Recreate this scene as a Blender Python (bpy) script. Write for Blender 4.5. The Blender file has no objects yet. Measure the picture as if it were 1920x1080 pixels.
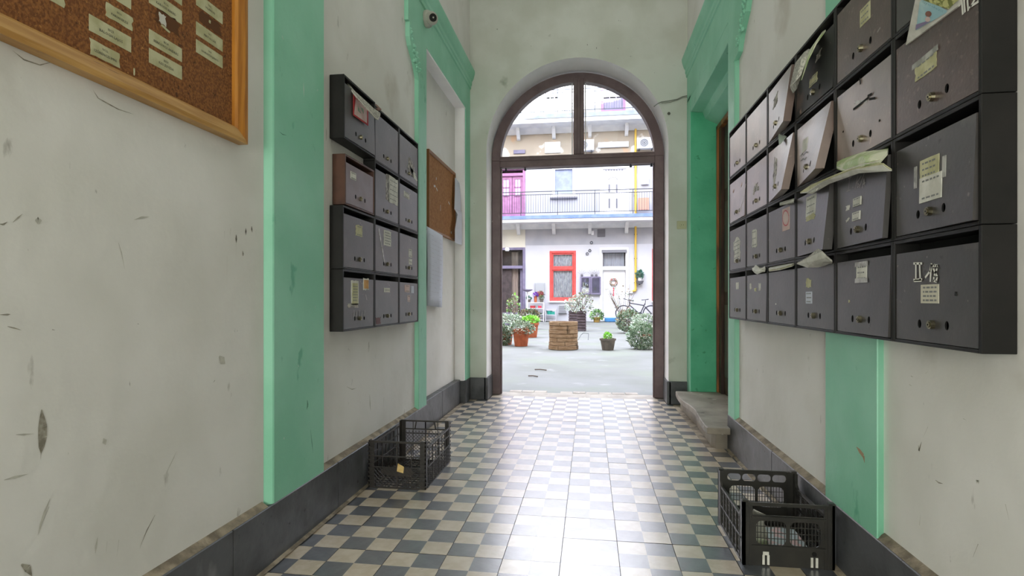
import bpy, bmesh, math, random
from mathutils import Vector, Matrix
random.seed(7)
SC = bpy.context.scene
COL = SC.collection
# ------------------------------------------------------------------ camera
H, FPX, HY = 0.95, 1040.0, 560.0
TH = math.atan(146/FPX)
cam = bpy.data.cameras.new('camera'); cam.sensor_width = 36; cam.lens = FPX/1920*36
cam.shift_y = 20/1920; cam.clip_start = 0.02; cam.clip_end = 200
co = bpy.data.objects.new('camera', cam); COL.objects.link(co)
co.location = (0, 0, H); co.rotation_euler = (math.pi/2, 0, TH)
SC.camera = co
# ------------------------------------------------------------------ world, sun, exposure
w = bpy.data.worlds.new('sky'); SC.world = w; w.use_nodes = True
nt = w.node_tree; nt.nodes.clear()
bg = nt.nodes.new('ShaderNodeBackground'); out = nt.nodes.new('ShaderNodeOutputWorld')
bg.inputs[0].default_value = (0.84, 0.89, 1.0, 1); bg.inputs[1].default_value = 9.6
nt.links.new(bg.outputs[0], out.inputs[0])
def area(name, loc, rot, sx, sy, power, col):
    l = bpy.data.lights.new(name, 'AREA'); l.shape = 'RECTANGLE'; l.size = sx; l.size_y = sy
    l.energy = power; l.color = col
    o = bpy.data.objects.new(name, l); COL.objects.link(o); o.location = loc; o.rotation_euler = rot; return o
area('ceiling_fill', (-0.12, 1.0, 4.05), (0, 0, 0), 1.3, 2.6, 13, (0.98, 1.0, 0.93))  # added fill light under the unseen ceiling, no fixture known there
area('ceiling_fill', (-0.12, 3.9, 4.05), (0, 0, 0), 1.3, 1.6, 5, (1.0, 0.98, 0.94))  # second added fill, over the far half of the corridor
area('street_end_fill', (-0.55, -2.4, 1.0), (math.radians(80), 0, math.radians(-14)), 1.1, 1.8, 98, (0.985, 1.0, 0.91))  # added fill behind the camera; that end is a closed wall
sl = bpy.data.lights.new('sun', 'SUN'); sl.energy = 42.0; sl.angle = math.radians(1.0); sl.color = (1.0, 0.96, 0.90)
so = bpy.data.objects.new('sun', sl); COL.objects.link(so); so.location = (6, 0, 15); so.rotation_euler = Vector((-1.0, .9, -.25)).to_track_quat('-Z', 'Y').to_euler()
SC.view_settings.view_transform = 'Standard'; SC.view_settings.look = 'None'
SC.view_settings.gamma = 1.0; SC.view_settings.exposure = 0.0
SC.view_settings.use_curve_mapping = False

# ------------------------------------------------------------------ measuring helpers (ray through a photo pixel, met with a real plane)
_s, _c = math.sin(TH), math.cos(TH)
def _ray(x, y):
    r = (x-960)/FPX; return Vector((-_s+r*_c, _c+r*_s, -(y-HY)/FPX))
def PX(x, y, X):
    d = _ray(x, y); t = X/d.x; return (t*d.y, H+t*d.z)          # -> Y, Z on plane x = X
def PY(x, y, Y):
    d = _ray(x, y); t = Y/d.y; return (t*d.x, H+t*d.z)          # -> X, Z on plane y = Y
def PZ(x, y, Z=0.0):
    d = _ray(x, y); t = (Z-H)/d.z; return (t*d.x, t*d.y)        # -> X, Y on plane z = Z

# ------------------------------------------------------------------ materials
def srgb(h):
    v = [int(h[i:i+2], 16)/255 for i in (0, 2, 4)]
    return tuple((c/12.92 if c <= .04045 else ((c+.055)/1.055)**2.4) for c in v)+(1,)
MATS = {}
def mat(name, col, rough=.6, metal=0, col2=None, scale=8, contrast=(.4, .6), bump=0, bscale=40, spec=.5,
        stain=None, stain_scale=3, stain_at=(.62, .70), detail=6, stretch=(1, 1, 1), trans=0, emit=None, coat=0, coatr=.12, cior=1.6):
    if name in MATS: return MATS[name]
    m = bpy.data.materials.new(name); m.use_nodes = True; n = m.node_tree; N = n.nodes; L = n.links
    b = N['Principled BSDF']
    def c4(c): return srgb(c) if isinstance(c, str) else tuple(c)
    b.inputs['Base Color'].default_value = c4(col); b.inputs['Roughness'].default_value = rough
    b.inputs['Metallic'].default_value = metal; b.inputs['Specular IOR Level'].default_value = spec
    if trans: b.inputs['Transmission Weight'].default_value = trans
    if coat: b.inputs['Coat Weight'].default_value = coat; b.inputs['Coat Roughness'].default_value = coatr; b.inputs['Coat IOR'].default_value = cior
    src = None
    if col2 or stain or bump:
        tc = N.new('ShaderNodeTexCoord'); mp = N.new('ShaderNodeMapping'); mp.inputs['Scale'].default_value = stretch
        L.new(tc.outputs['Object'], mp.inputs[0]); V = mp.outputs[0]
    def ramp(fac, a, bb):
        r = N.new('ShaderNodeMapRange'); r.inputs['From Min'].default_value = a; r.inputs['From Max'].default_value = bb
        L.new(fac, r.inputs['Value']); return r.outputs[0]
    def noise(sc, det=detail, vec=None):
        t = N.new('ShaderNodeTexNoise'); t.inputs['Scale'].default_value = sc; t.inputs['Detail'].default_value = det
        L.new(vec or V, t.inputs['Vector']); return t.outputs['Fac']
    def mix(fac, a, bb):
        x = N.new('ShaderNodeMix'); x.data_type = 'RGBA'; L.new(fac, x.inputs[0])
        for s, v in ((6, a), (7, bb)):
            if hasattr(v, 'links'): L.new(v, x.inputs[s])
            else: x.inputs[s].default_value = v
        return x.outputs[2]
    cur = c4(col)
    if col2: cur = mix(ramp(noise(scale), *contrast), cur, c4(col2))
    if stain:
        sts = stain if isinstance(stain, list) else [(stain, stain_scale, stain_at, (1, 1, 1))]
        for sc_, ss, sa, st in sts:
            vv = V
            if st != (1, 1, 1):
                m2 = N.new('ShaderNodeMapping'); m2.inputs['Scale'].default_value = st; L.new(tc.outputs['Object'], m2.inputs[0]); vv = m2.outputs[0]
            cur = mix(ramp(noise(ss, 8, vv), *sa), cur, c4(sc_))
    if hasattr(cur, 'links'): L.new(cur, b.inputs['Base Color'])
    if bump:
        bp = N.new('ShaderNodeBump'); bp.inputs['Strength'].default_value = bump; bp.inputs['Distance'].default_value = .01
        L.new(noise(bscale, 8), bp.inputs['Height']); L.new(bp.outputs[0], b.inputs['Normal'])
    MATS[name] = m; return m
M = mat
plaster = M('white_plaster', 'e3e1dd', .7, col2='d9d7d1', scale=2.2, bump=.35, bscale=9,
            stain=[('b9b2a6', 2.0, (.62, .78), (1, 1, 1)), ('98948a', 16, (.70, .80), (1, 1.2, .45)),
                   ('7d7a71', 42, (.735, .78), (1, 1, .35))])
plaster_in = M('reveal_plaster_brightened', 'f2f0f1', .6, col2='eae8e9', scale=3, bump=.3, bscale=12)  # extra whiteness stands in for light bounced onto the reveal
plaster_end = M('end_wall_plaster', 'd0d3cb', .75, col2='c3c6bb', scale=2.5, bump=.3, bscale=9,
                stain=[('8f9484', 3.5, (.66, .75), (1, 1, 1)), ('6c6f66', 30, (.73, .76), (1, 1, .5))])
green = M('green_paint', '93cfb4', .5, col2='84c5a7', scale=2.5, bump=.45, bscale=11,
          stain=[('66ad8d', 12, (.67, .74), (1, 1, .6)), ('a9cdb9', 30, (.725, .75), (1, 1, 1))])
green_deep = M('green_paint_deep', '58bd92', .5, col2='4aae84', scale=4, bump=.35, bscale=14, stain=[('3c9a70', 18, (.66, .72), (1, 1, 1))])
slate = M('slate_skirting', '3c3d40', .42, col2='55565a', scale=5, bump=.25, bscale=22,
          stain=[('77777a', 9, (.64, .75), (1, 1, .5)), ('222225', 25, (.66, .72), (1, 1, 1))])
mortar = M('mortar', '9b8f7c', .9, col2='6d6355', scale=14, bump=.6, bscale=60)
tile_l = M('tile_cream', 'd0c2ad', .36, spec=.9, coat=1.0, coatr=.27, cior=2.1, col2='c0af95', scale=18, bump=.10, bscale=50, stain=[('9c8d77', 30, (.68, .75), (1, 1, 1)), ('8a8378', 5, (.66, .8), (1, 1, 1))])
tile_d = M('tile_grey', '474a52', .36, spec=.9, coat=1.0, coatr=.27, cior=2.1, col2='54585e', scale=18, bump=.10, bscale=50, stain=[('7a7b7d', 6, (.6, .8), (1, 1, 1)), ('2c2d30', 35, (.68, .74), (1, 1, 1))])
joint = M('floor_joint', '2a2622', .95, col2='4a443b', scale=30, bump=.4)
black = M('mailbox_paint', '3a3736', .42, col2='474241', scale=6, spec=.6, coat=.25, coatr=.34, bump=.06, bscale=70, detail=8,
          stain=[('57504c', 8, (.62, .78), (1, 1, 1)), ('716964', 38, (.70, .74), (1, 1, 1)), ('1c1b1a', 26, (.68, .73), (1, 1, 1))])
worn = M('mailbox_paint_worn_glare', '5e463c', .42, col2='82695d', scale=5, spec=.9, coat=1.0, coatr=.40, cior=2.1, bump=.08, bscale=70, detail=8,
          stain=[('8a7468', 7, (.55, .75), (1, 1, 1)), ('a48f82', 30, (.66, .72), (1, 1, 1)), ('241f1d', 24, (.69, .73), (1, 1, 1))])  # worn brown paint, its base lightened to carry the glare on these doors
rusty = M('mailbox_paint_brownish', '483632', .42, col2='5b4843', scale=6, spec=.7, coat=.4, coatr=.38, bump=.1, bscale=90, detail=8, stain=[('6d5c55', 60, (.6, .7), (1, 1, 1)), ('211d1c', 26, (.69, .73), (1, 1, 1))])
blackin = M('mailbox_body_paint', '141312', .5, col2='1d1b1a', scale=9, spec=.35, stain=[('4a453f', 34, (.71, .75), (1, 1, .4))])
maroon = M('maroon_paint', '6f6064', .4, col2='7d6e74', scale=7, spec=.6, stain=[('8b7d7d', 22, (.68, .75), (1, 1, 1))])
brownb = M('brown_body_paint', '43291f', .5, col2='553628', scale=9)
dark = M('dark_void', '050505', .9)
burnt = M('burnt_paint', '191817', .55, col2='53403b', scale=7, contrast=(.52, .64), spec=.5, stain=[('8a7069', 22, (.66, .74), (1, 1, 1))])
brass = M('lock_metal', 'a39c84', .3, 1, col2='77725f', scale=60)
paper = M('white_paper', 'd6d4cc', .8, col2='c4c2b8', scale=25)
paper_y = M('aged_paper', 'c3c09c', .8, col2='aeaa82', scale=25)
paper_p = M('pink_card', 'd2bdb8', .7, col2='c9aca6', scale=25)
paper_b = M('bluish_card', 'c9cdda', .7)
paper_o = M('orange_card', 'b8854a', .7, col2='cc9b58', scale=30)
tape = M('clear_tape', 'b4b2ac', .25, col2='8d8b86', scale=30, spec=.7)
tapeflake = M('old_tape_residue', 'aea99e', .6, col2='6f6a62', scale=45, contrast=(.45, .55))
ink = M('print_ink', '808180', .8)
chalk = M('white_marker', 'e0ded6', .8)
scratch = M('scratched_metal', '9a958e', .5)
news = M('newsprint', 'b9b6ac', .85, col2='8d8b84', scale=120, contrast=(.45, .55))
green_fly = M('green_flyer', '9db07a', .55, col2='cfd0b8', scale=18, contrast=(.45, .58))
red = M('red_print', 'b0343a', .6)
cyanp = M('cyan_print', '9fc6cf', .6, col2='b7d5d6', scale=20)
yellowp = M('yellow_print', 'c9c987', .6, col2='7c8046', scale=70, contrast=(.48, .54), stretch=(1, 1, 1))
purplep = M('purple_print', '8b7fa0', .6)
face_p = M('skin_tone_print', '8d6152', .6)
cork = M('cork', '8f5c2c', .9, col2='70421c', scale=140, contrast=(.42, .58), bump=.5, bscale=160, stain=[('54300f', 60, (.64, .68), (1, 1, 1)), ('a8743c', 90, (.66, .70), (1, 1, 1))])
cork2 = M('cork_light', 'a3713f', .9, col2='8f5d2e', scale=60, bump=.3)
oakl = M('pale_wood_frame', 'c19555', .4, col2='a97b3d', scale=6, stretch=(4, .8, 14), stain=[('6a451c', 14, (.72, .76), (1, 1, 1))])
oako = M('orange_wood_frame', 'b5782a', .4, col2='9a5f1c', scale=6, stretch=(4, 14, .8))
gate = M('brown_gate_paint', '604e50', .42, col2='6e5c5d', scale=6, bump=.2, stain=[('7a6d6c', 14, (.68, .75), (1, 1, .3)), ('c8c1bb', 10, (.745, .76), (1, 1, .5))])
doorw = M('dark_door_wood', '2b1d14', .5, col2='4a2f1c', scale=7, stretch=(2, 2, .4), stain=[('b0703a', 20, (.70, .74), (1, 1, .4))])
doorw2 = M('worn_orange_casing', '6b3f20', .5, col2='a56a35', scale=9, stretch=(2, 2, .3), contrast=(.45, .6))
stone = M('worn_stone', '948b7f', .55, col2='7a7166', scale=5, bump=.4, bscale=25, stain=[('4f473e', 9, (.64, .72), (1, 1, 1)), ('b9b1a6', 13, (.66, .72), (1, 1, 1))])
plastic = M('black_crate_plastic', '201c19', .42, col2='2c2622', scale=12, spec=.5)
plastic2 = M('grey_black_crate_plastic', '23221f', .4, col2='2e2c28', scale=12, spec=.5)
camw = M('camera_casing', 'aaa79d', .5)
lens = M('camera_lens', '0a0a0a', .15)
cable_m = M('grey_cable', '7e8078', .6)
switch_m = M('switch_plastic', 'b9b896', .5)
# courtyard
c_ground = M('courtyard_concrete', '747677', .85, col2='696c6a', scale=.9, bump=.4, bscale=6, contrast=(.4, .62),
             stain=[('70776d', .8, (.5, .7), (1, 1, 1)), ('6a6e69', 6, (.64, .75), (1, 1, 1)), ('868889', 2.5, (.62, .75), (1, 1, 1)), ('5f625e', 1.3, (.715, .73), (1, 3, 1))])
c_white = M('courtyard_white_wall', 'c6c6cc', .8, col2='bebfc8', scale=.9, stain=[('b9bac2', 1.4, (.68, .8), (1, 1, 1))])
c_white2 = M('courtyard_white_wall_dimmed', 'adaeb4', .8, col2='a5a6ad', scale=.9)  # same white as c_white, darkened to offset the stronger light upstairs
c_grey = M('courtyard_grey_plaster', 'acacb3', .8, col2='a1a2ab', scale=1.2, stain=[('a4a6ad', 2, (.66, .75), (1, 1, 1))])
c_beige = M('courtyard_beige_plaster', 'b0a395', .85, col2='a69a8c', scale=1.0, stain=[('b89a80', 1.3, (.60, .68), (1, 1, 1)), ('dedad4', 1.9, (.6, .66), (1, 1, 1))])
c_trim = M('white_moulding', 'dfdee0', .7, col2='d2d2d6', scale=3)
blue_m = M('blue_painted_metal', '6178ad', .5, col2='7488b5', scale=4)
greyblue = M('grey_slab_edge', '8c93a3', .7, col2='7d838f', scale=4)
iron = M('railing_iron', '2f333d', .5)
pinkd = M('pink_purple_door_paint', 'a26f96', .55, col2='946189', scale=5)
purpf = M('grey_purple_paint', '6f6884', .55, col2='7d7690', scale=5)
redf = M('coral_red_paint', 'd65450', .5, col2='c94844', scale=6)
lace = M('lace_curtain', 'b9b8c6', .9, col2='e4e4ea', scale=16, contrast=(.45, .55), stretch=(2.4, 1, .35))
lace2 = M('pleated_curtain', 'c6c4cf', .9)
shade = M('blue_grey_shutter', '98a2c0', .6, col2='8b95b6', scale=4)
yel = M('yellow_pipe_paint', 'd9b348', .5)
vent_m = M('vent_grey', '6c6c74', .6)
whitep = M('white_pvc', 'e4e5ea', .35)
beigec = M('beige_drape', 'a3948a', .8, col2='8d7f78', scale=4, stretch=(6, 6, .6))
brown_d = M('old_brown_door', '4a3f40', .6, col2='3a3132', scale=6)
terra = M('terracotta', 'b4623f', .75, col2='a05434', scale=10)
leaf_d = M('leaf_dark_green', '4d6a4a', .5, col2='6f8c6a', scale=30)
leaf_l = M('leaf_bright_green', '7ec04a', .5, col2='9cd45e', scale=30)
leaf_g = M('leaf_grey_green', '7b927b', .5, col2='a3b6a0', scale=30)
leaf_w = M('leaf_variegated', 'ccd4c8', .5, col2='8fa08c', scale=30)
leaf_b = M('leaf_brownish', '97866f', .6, col2='786a58', scale=30)
twig = M('twig_brown', '5f5148', .8)
soil = M('soil', '4d4137', .95)
oldwood = M('weathered_wood', '9a8166', .85, col2='84694c', scale=8, bump=.4, stretch=(1, 1, 5), stain=[('4a3a28', 5, (.62, .7), (1, 1, .5)), ('a59070', 7, (.66, .72), (1, 1, 1))])
pallet_m = M('dark_pallet_wood', '5c5055', .85, col2='4b4146', scale=8)
pot_grey = M('grey_pot', '6d665f', .7, col2='5c5650', scale=10)
bikeb = M('bike_black', '3a3c48', .4)
teal = M('teal_plastic', '2f9c8c', .5)
bluestep = M('blue_step_paint', '3f7fb8', .5)
purplefl = M('purple_flower', '7a3fb0', .6)
rednip = M('red_flower', 'c93b50', .6)
roofm = M('roof_tile_red', '9a5a48', .8)

def glass_mat():
    m = bpy.data.materials.new('window_glass'); m.use_nodes = True; N = m.node_tree.nodes; L = m.node_tree.links
    N.clear(); o = N.new('ShaderNodeOutputMaterial'); t = N.new('ShaderNodeBsdfTransparent'); g = N.new('ShaderNodeBsdfGlossy')
    g.inputs['Roughness'].default_value = .03; f = N.new('ShaderNodeFresnel'); f.inputs[0].default_value = 1.35
    x = N.new('ShaderNodeMixShader'); t.inputs[0].default_value = (.93, .95, .95, 1)
    L.new(f.outputs[0], x.inputs[0]); L.new(t.outputs[0], x.inputs[1]); L.new(g.outputs[0], x.inputs[2]); L.new(x.outputs[0], o.inputs[0])
    return m
glass = glass_mat()

# ------------------------------------------------------------------ mesh builder
def wloc(o):
    v = Vector((0, 0, 0))
    while o: v += o.location; o = o.parent
    return v
class MB:
    def __init__(s): s.v = []; s.f = []; s.m = []; s.ms = []
    def mi(s, m):
        if m not in s.ms: s.ms.append(m)
        return s.ms.index(m)
    def face(s, pts, m):
        i = len(s.v); s.v += [tuple(p) for p in pts]; s.f.append(tuple(range(i, i+len(pts)))); s.m.append(s.mi(m))
    def box(s, x0, x1, y0, y1, z0, z1, m, skip=''):
        if x0 > x1: x0, x1 = x1, x0
        if y0 > y1: y0, y1 = y1, y0
        if z0 > z1: z0, z1 = z1, z0
        i = len(s.v)
        s.v += [(x, y, z) for x in (x0, x1) for y in (y0, y1) for z in (z0, z1)]
        for f in ((0, 1, 3, 2), (4, 6, 7, 5), (0, 4, 5, 1), (2, 3, 7, 6), (0, 2, 6, 4), (1, 5, 7, 3)):
            s.f.append(tuple(i+k for k in f)); s.m.append(s.mi(m))
        return s
    def hexa(s, p, m):   # 8 points: bottom 4 (ccw), top 4
        i = len(s.v); s.v += [tuple(q) for q in p]
        for f in ((3, 2, 1, 0), (4, 5, 6, 7), (0, 1, 5, 4), (1, 2, 6, 5), (2, 3, 7, 6), (3, 0, 4, 7)):
            s.f.append(tuple(i+k for k in f)); s.m.append(s.mi(m))
        return s
    def prism(s, poly, a, b, m, axis='y'):   # poly of 2D points, extruded along axis from a to b
        def P(p, t):
            return {'y': (p[0], t, p[1]), 'x': (t, p[0], p[1]), 'z': (p[0], p[1], t)}[axis]
        n = len(poly); i = len(s.v)
        s.v += [P(p, a) for p in poly]+[P(p, b) for p in poly]
        s.f.append(tuple(range(i+n-1, i-1, -1))); s.m.append(s.mi(m))
        s.f.append(tuple(range(i+n, i+2*n))); s.m.append(s.mi(m))
        for k in range(n):
            j = (k+1) % n; s.f.append((i+k, i+j, i+n+j, i+n+k)); s.m.append(s.mi(m))
        return s
    def bar(s, a, b, r, m, n=4, r2=None, cap=True):
        a, b = Vector(a), Vector(b); d = (b-a)
        if d.length < 1e-6: return s
        d.normalize(); u = d.cross(Vector((0, 0, 1)))
        if u.length < .05: u = d.cross(Vector((1, 0, 0)))
        u.normalize(); w_ = d.cross(u); r2 = r if r2 is None else r2; i = len(s.v)
        o = math.pi/n if n == 4 else 0
        for p, rr in ((a, r), (b, r2)):
            for k in range(n):
                t = 2*math.pi*k/n+o; s.v.append(tuple(p+u*math.cos(t)*rr+w_*math.sin(t)*rr))
        for k in range(n):
            j = (k+1) % n; s.f.append((i+k, i+j, i+n+j, i+n+k)); s.m.append(s.mi(m))
        if cap:
            s.f.append(tuple(range(i+n-1, i-1, -1))); s.m.append(s.mi(m)); s.f.append(tuple(range(i+n, i+2*n))); s.m.append(s.mi(m))
        return s
    def path(s, pts, r, m, n=6):
        for a, b in zip(pts[:-1], pts[1:]): s.bar(a, b, r, m, n)
        return s
    def lathe(s, c, prof, m, n=16, axis='z'):
        i = len(s.v); k = len(prof)
        for (r, z) in prof:
            for a in range(n):
                t = 2*math.pi*a/n; x, y = r*math.cos(t), r*math.sin(t)
                s.v.append({'z': (c[0]+x, c[1]+y, c[2]+z), 'y': (c[0]+x, c[1]+z, c[2]+y), 'x': (c[0]+z, c[1]+x, c[2]+y)}[axis])
        for j in range(k-1):
            for a in range(n):
                b = (a+1) % n; s.f.append((i+j*n+a, i+j*n+b, i+(j+1)*n+b, i+(j+1)*n+a)); s.m.append(s.mi(m))
        s.f.append(tuple(range(i+n-1, i-1, -1))); s.m.append(s.mi(m)); s.f.append(tuple(range(i+(k-1)*n, i+k*n))); s.m.append(s.mi(m))
        return s
    def torus(s, c, R, r, m, axis='y', n=24, k=6):
        i = len(s.v)
        for a in range(n):
            t = 2*math.pi*a/n
            for b in range(k):
                u = 2*math.pi*b/k; rr = R+r*math.cos(u); h = r*math.sin(u); x, y = rr*math.cos(t), rr*math.sin(t)
                s.v.append({'z': (c[0]+x, c[1]+y, c[2]+h), 'y': (c[0]+x, c[1]+h, c[2]+y), 'x': (c[0]+h, c[1]+x, c[2]+y)}[axis])
        for a in range(n):
            for b in range(k):
                A, B = (a+1) % n, (b+1) % k
                s.f.append((i+a*k+b, i+A*k+b, i+A*k+B, i+a*k+B)); s.m.append(s.mi(m))
        return s
    def mesh(s, name, off=Vector((0, 0, 0)), smooth=False):
        me = bpy.data.meshes.new(name)
        me.from_pydata([(x-off.x, y-off.y, z-off.z) for x, y, z in s.v], [], s.f)
        for m in s.ms: me.materials.append(m)
        me.polygons.foreach_set('material_index', s.m)
        if smooth: me.polygons.foreach_set('use_smooth', [True]*len(me.polygons))
        me.update(); return me
    def build(s, name, parent=None, bevel=0, smooth=False, fix=True, seg=1, loc=None):
        off = wloc(parent) if parent else Vector(loc or (0, 0, 0))
        me = s.mesh(name, off, smooth)
        if fix:
            b = bmesh.new(); b.from_mesh(me); bmesh.ops.recalc_face_normals(b, faces=b.faces); b.to_mesh(me); b.free()
        o = bpy.data.objects.new(name, me); COL.objects.link(o)
        if parent: o.parent = parent
        else: o.location = off
        if bevel:
            md = o.modifiers.new('bevel', 'BEVEL'); md.width = bevel; md.segments = seg; md.limit_method = 'ANGLE'; md.angle_limit = math.radians(35)
        return o
def tag(o, label=None, cat=None, group=None, kind=None):
    if label: o['label'] = label
    if cat: o['category'] = cat
    if group: o['group'] = group
    if kind: o['kind'] = kind
    return o
def thing(name, loc, label, cat, group=None):
    o = bpy.data.objects.new(name, None); o.empty_display_size = .05; COL.objects.link(o); o.location = loc
    return tag(o, label, cat, group)
def struct(o): o['kind'] = 'structure'; return o
def stuff(o): o['kind'] = 'stuff'; return o
def text_polys(body, size):
    cu = bpy.data.curves.new('t', 'FONT'); cu.body = body; cu.size = size; cu.align_x = 'CENTER'; cu.align_y = 'CENTER'
    cu.resolution_u = 1
    o = bpy.data.objects.new('t', cu); COL.objects.link(o)
    dg = bpy.context.evaluated_depsgraph_get(); me = bpy.data.meshes.new_from_object(o.evaluated_get(dg))
    vs = [tuple(v.co) for v in me.vertices]; fs = [tuple(p.vertices) for p in me.polygons]
    bpy.data.objects.remove(o); bpy.data.meshes.remove(me); bpy.data.curves.remove(cu)
    return vs, fs

# ================================================================== SETTING: corridor
XL, XR = -1.123, 0.864          # pilaster faces
WL, WR = -1.149, 0.889          # wall panels
YE = 5.15                        # end wall face
ZT = 4.25
YB = -3.2
# --- left wall
m = MB()
m.box(-1.75, WL, YB, 1.83, 0, ZT, plaster)
m.box(-1.75, WL, 2.234, 3.56, 0, ZT, plaster)
m.box(-1.75, -1.215, 3.74, 4.925, 0, 2.72, plaster)          # back of the shallow niche
m.box(-1.75, XL-.004, 3.50, 5.15, 2.95, ZT, plaster)          # wall above entablature
m.box(-1.75, XL-.006, 4.925, 5.15, 0, 2.75, plaster_in)
struct(m.build('wall_left'))
m = MB(); m.prism([(WL-.02, 1.817), (XL, 1.851), (XL, 2.234), (WL-.02, 2.234)], .0, ZT, green, 'z')
struct(m.build('trim_1', bevel=.004))
m = MB(); m.prism([(-1.22, 3.545), (WL+.002, 3.545), (XL, 3.556), (XL, 3.734), (-1.22, 3.734)], 0, 2.70, green, 'z')
m.box(-1.18, XL, 4.954, 5.149, 0, 2.70, green)
struct(m.build('trim_2', bevel=.004))
# entablature profile (x offset from wall, z): frieze, fillets, cavetto
def entab(name, X, sg, y0, y1):
    prof = [(-.10, 2.694), (0, 2.694), (0, 2.93), (.010, 2.935), (.010, 2.96), (.018, 2.97), (.018, 3.0), (.03, 3.02), (.042, 3.06), (.046, 3.08), (.046, 3.10), (.0, 3.115), (-.10, 3.115)]
    mm = MB(); mm.prism([(X+sg*a, z) for a, z in prof], y0, y1, green, 'y')
    # crumbled console under the near end
    yb = y0
    cons = [(yb+.02, 2.694), (yb+.02, 2.60), (yb+.05, 2.555), (yb+.13, 2.50), (yb+.17, 2.46), (yb+.21, 2.40), (yb+.32, 2.38), (yb+.34, 2.694)]
    mm.prism(cons, X-sg*.06, X+sg*.003, green, 'x')
    rnd = random.Random(3 if sg > 0 else 5)
    for k in range(46):
        t = rnd.random(); yy = yb+.0+t*.2+rnd.uniform(-.02, .05); zz = 2.66-t*.22+rnd.uniform(-.04, .05)
        r = rnd.uniform(.006, .017)
        mm.lathe((X+sg*.001, yy, zz), [(r*.5, -r*.8), (r, 0), (r*.4, r*.8)], green, 5)
    return struct(mm.build(name, bevel=.002))
entab('trim_3', XL, 1, 3.34, 5.149)
entab('trim_4', XR, -1, 3.20, 5.149)
# niche far cheek + soffit pale
m = MB(); m.box(-1.24, XL-.003, 3.735, 4.953, 2.680, 2.695, plaster_in); m.box(-1.24, XL-.01, 4.92, 4.954, 0, 2.69, plaster_in)
struct(m.build('trim_5'))
# --- right wall
m = MB()
m.box(WR, 1.6, YB, 1.836, 0, ZT, plaster)
m.box(WR, 1.6, 2.199, 3.50, 0, ZT, plaster)
m.box(XR+.004, 1.6, 3.2, 5.15, 2.95, ZT, plaster)
m.box(1.13, 1.6, 3.64, 4.98, 0, 2.7, plaster)
m.box(1.14, 1.6, 3.4, 5.2, 0, 2.95, plaster)
struct(m.build('wall_right'))
m = MB(); m.prism([(WR+.02, 1.836), (WR, 1.836), (XR, 1.821), (XR, 2.199), (WR+.02, 2.199)], 0, ZT, green, 'z')
struct(m.build('trim_6', bevel=.004))
m = MB(); m.prism([(1.14, 3.49), (WR-.002, 3.49), (XR, 3.502), (XR, 3.660), (1.14, 3.660)], 0, 2.70, green, 'z')
struct(m.build('trim_7', bevel=.004))
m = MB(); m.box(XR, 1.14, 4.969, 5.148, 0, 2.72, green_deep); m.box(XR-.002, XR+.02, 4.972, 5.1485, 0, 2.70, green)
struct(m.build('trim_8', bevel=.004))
m = MB(); m.prism([(XR, 2.694), (XR, 2.565), (XR+.10, 2.555), (XR+.12, 2.50), (1.14, 2.42), (1.14, 2.75)], 3.655, 4.970, green, 'y')
struct(m.build('trim_9', bevel=.004))
# --- baseboards
m = MB()
def bb(y0, y1, xf, back, z=.215): m.box(back, xf, y0, y1, 0, z, slate)
for y0, y1 in ((-3.1, -1.8), (-1.797, -.6), (-.597, .9), (.903, 1.62), (1.623, 2.36), (2.363, 3.02), (3.023, 3.735)): bb(y0, y1, XL+.003, -1.2)
for y0, y1 in ((3.737, 4.3), (4.303, 4.918)): bb(y0, y1, -1.165, -1.25)
bb(4.918, 5.13, XL+.008, -1.25, .206)
struct(m.build('baseboard_left', bevel=.003))
m = MB()
for y0, y1 in ((-3.1, -1.8), (-1.797, -.6), (-.597, .6), (.603, 1.35), (1.353, 2.1), (2.103, 2.8), (2.803, 3.661)): bb(y0, y1, XR-.003, .94, .22)
struct(m.build('baseboard_right', bevel=.003))
# cement fillet on top of the skirting where the wall panels step back
m = MB()
for y0, y1 in ((YB, 1.82), (2.236, 3.545)): m.prism([(WL-.01, .213), (XL-.001, .2155), (WL-.0, .232)], y0, y1, mortar, 'y')
for y0, y1 in ((YB, 1.83), (2.2, 3.49)): m.prism([(WR+.01, .218), (XR+.001, .2205), (WR+.0, .237)], y0, y1, mortar, 'y')
for y0, y1 in ((YB, 3.73),): m.prism([(XL, 0), (XL+.018, .004), (XL, .012)], y0, y1, mortar, 'y'); m.prism([(XR, 0), (XR-.018, .004), (XR, .012)], y0, y1-.1, mortar, 'y')
struct(m.build('trim_10'))
# --- end wall with arched opening
AC, AR, AS = -.132, .834, 2.34
def arch_wall(mm, y0, y1, xa, xb, zt, mt, cx=AC, r=AR, sp=AS, n=40, mt2=None):
    mt2 = mt2 or mt
    pts = [(cx-r, 0), (cx-r, sp)]+[(cx-r*math.cos(math.pi*k/n), sp+r*math.sin(math.pi*k/n)) for k in range(1, n)]+[(cx+r, sp), (cx+r, 0)]
    tops = [(xa, 0), (xa, zt)]+[(cx-r*math.cos(math.pi*k/n), zt) for k in range(1, n)]+[(xb, zt), (xb, 0)]
    tops = [(xa, 0), (xa, sp)]+[(max(xa, min(xb, p[0])), zt) for p in pts[2:-2]]+[(xb, sp), (xb, 0)]
    for i in range(len(pts)-1):
        a, b, c_, d = pts[i], pts[i+1], tops[i+1], tops[i]
        for y in (y0, y1): mm.face([(p[0], y, p[1]) for p in (a, b, c_, d)], mt)
        mm.face([(a[0], y0, a[1]), (b[0], y0, b[1]), (b[0], y1, b[1]), (a[0], y1, a[1])], mt2)
    for x, s0, s1 in ((xa, pts[1], tops[2]), (xb, pts[-2], tops[-3])):
        for y in (y0, y1): mm.face([(x, y, sp), (x, y, zt), (s1[0], y, zt)], mt)
m = MB()
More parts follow.
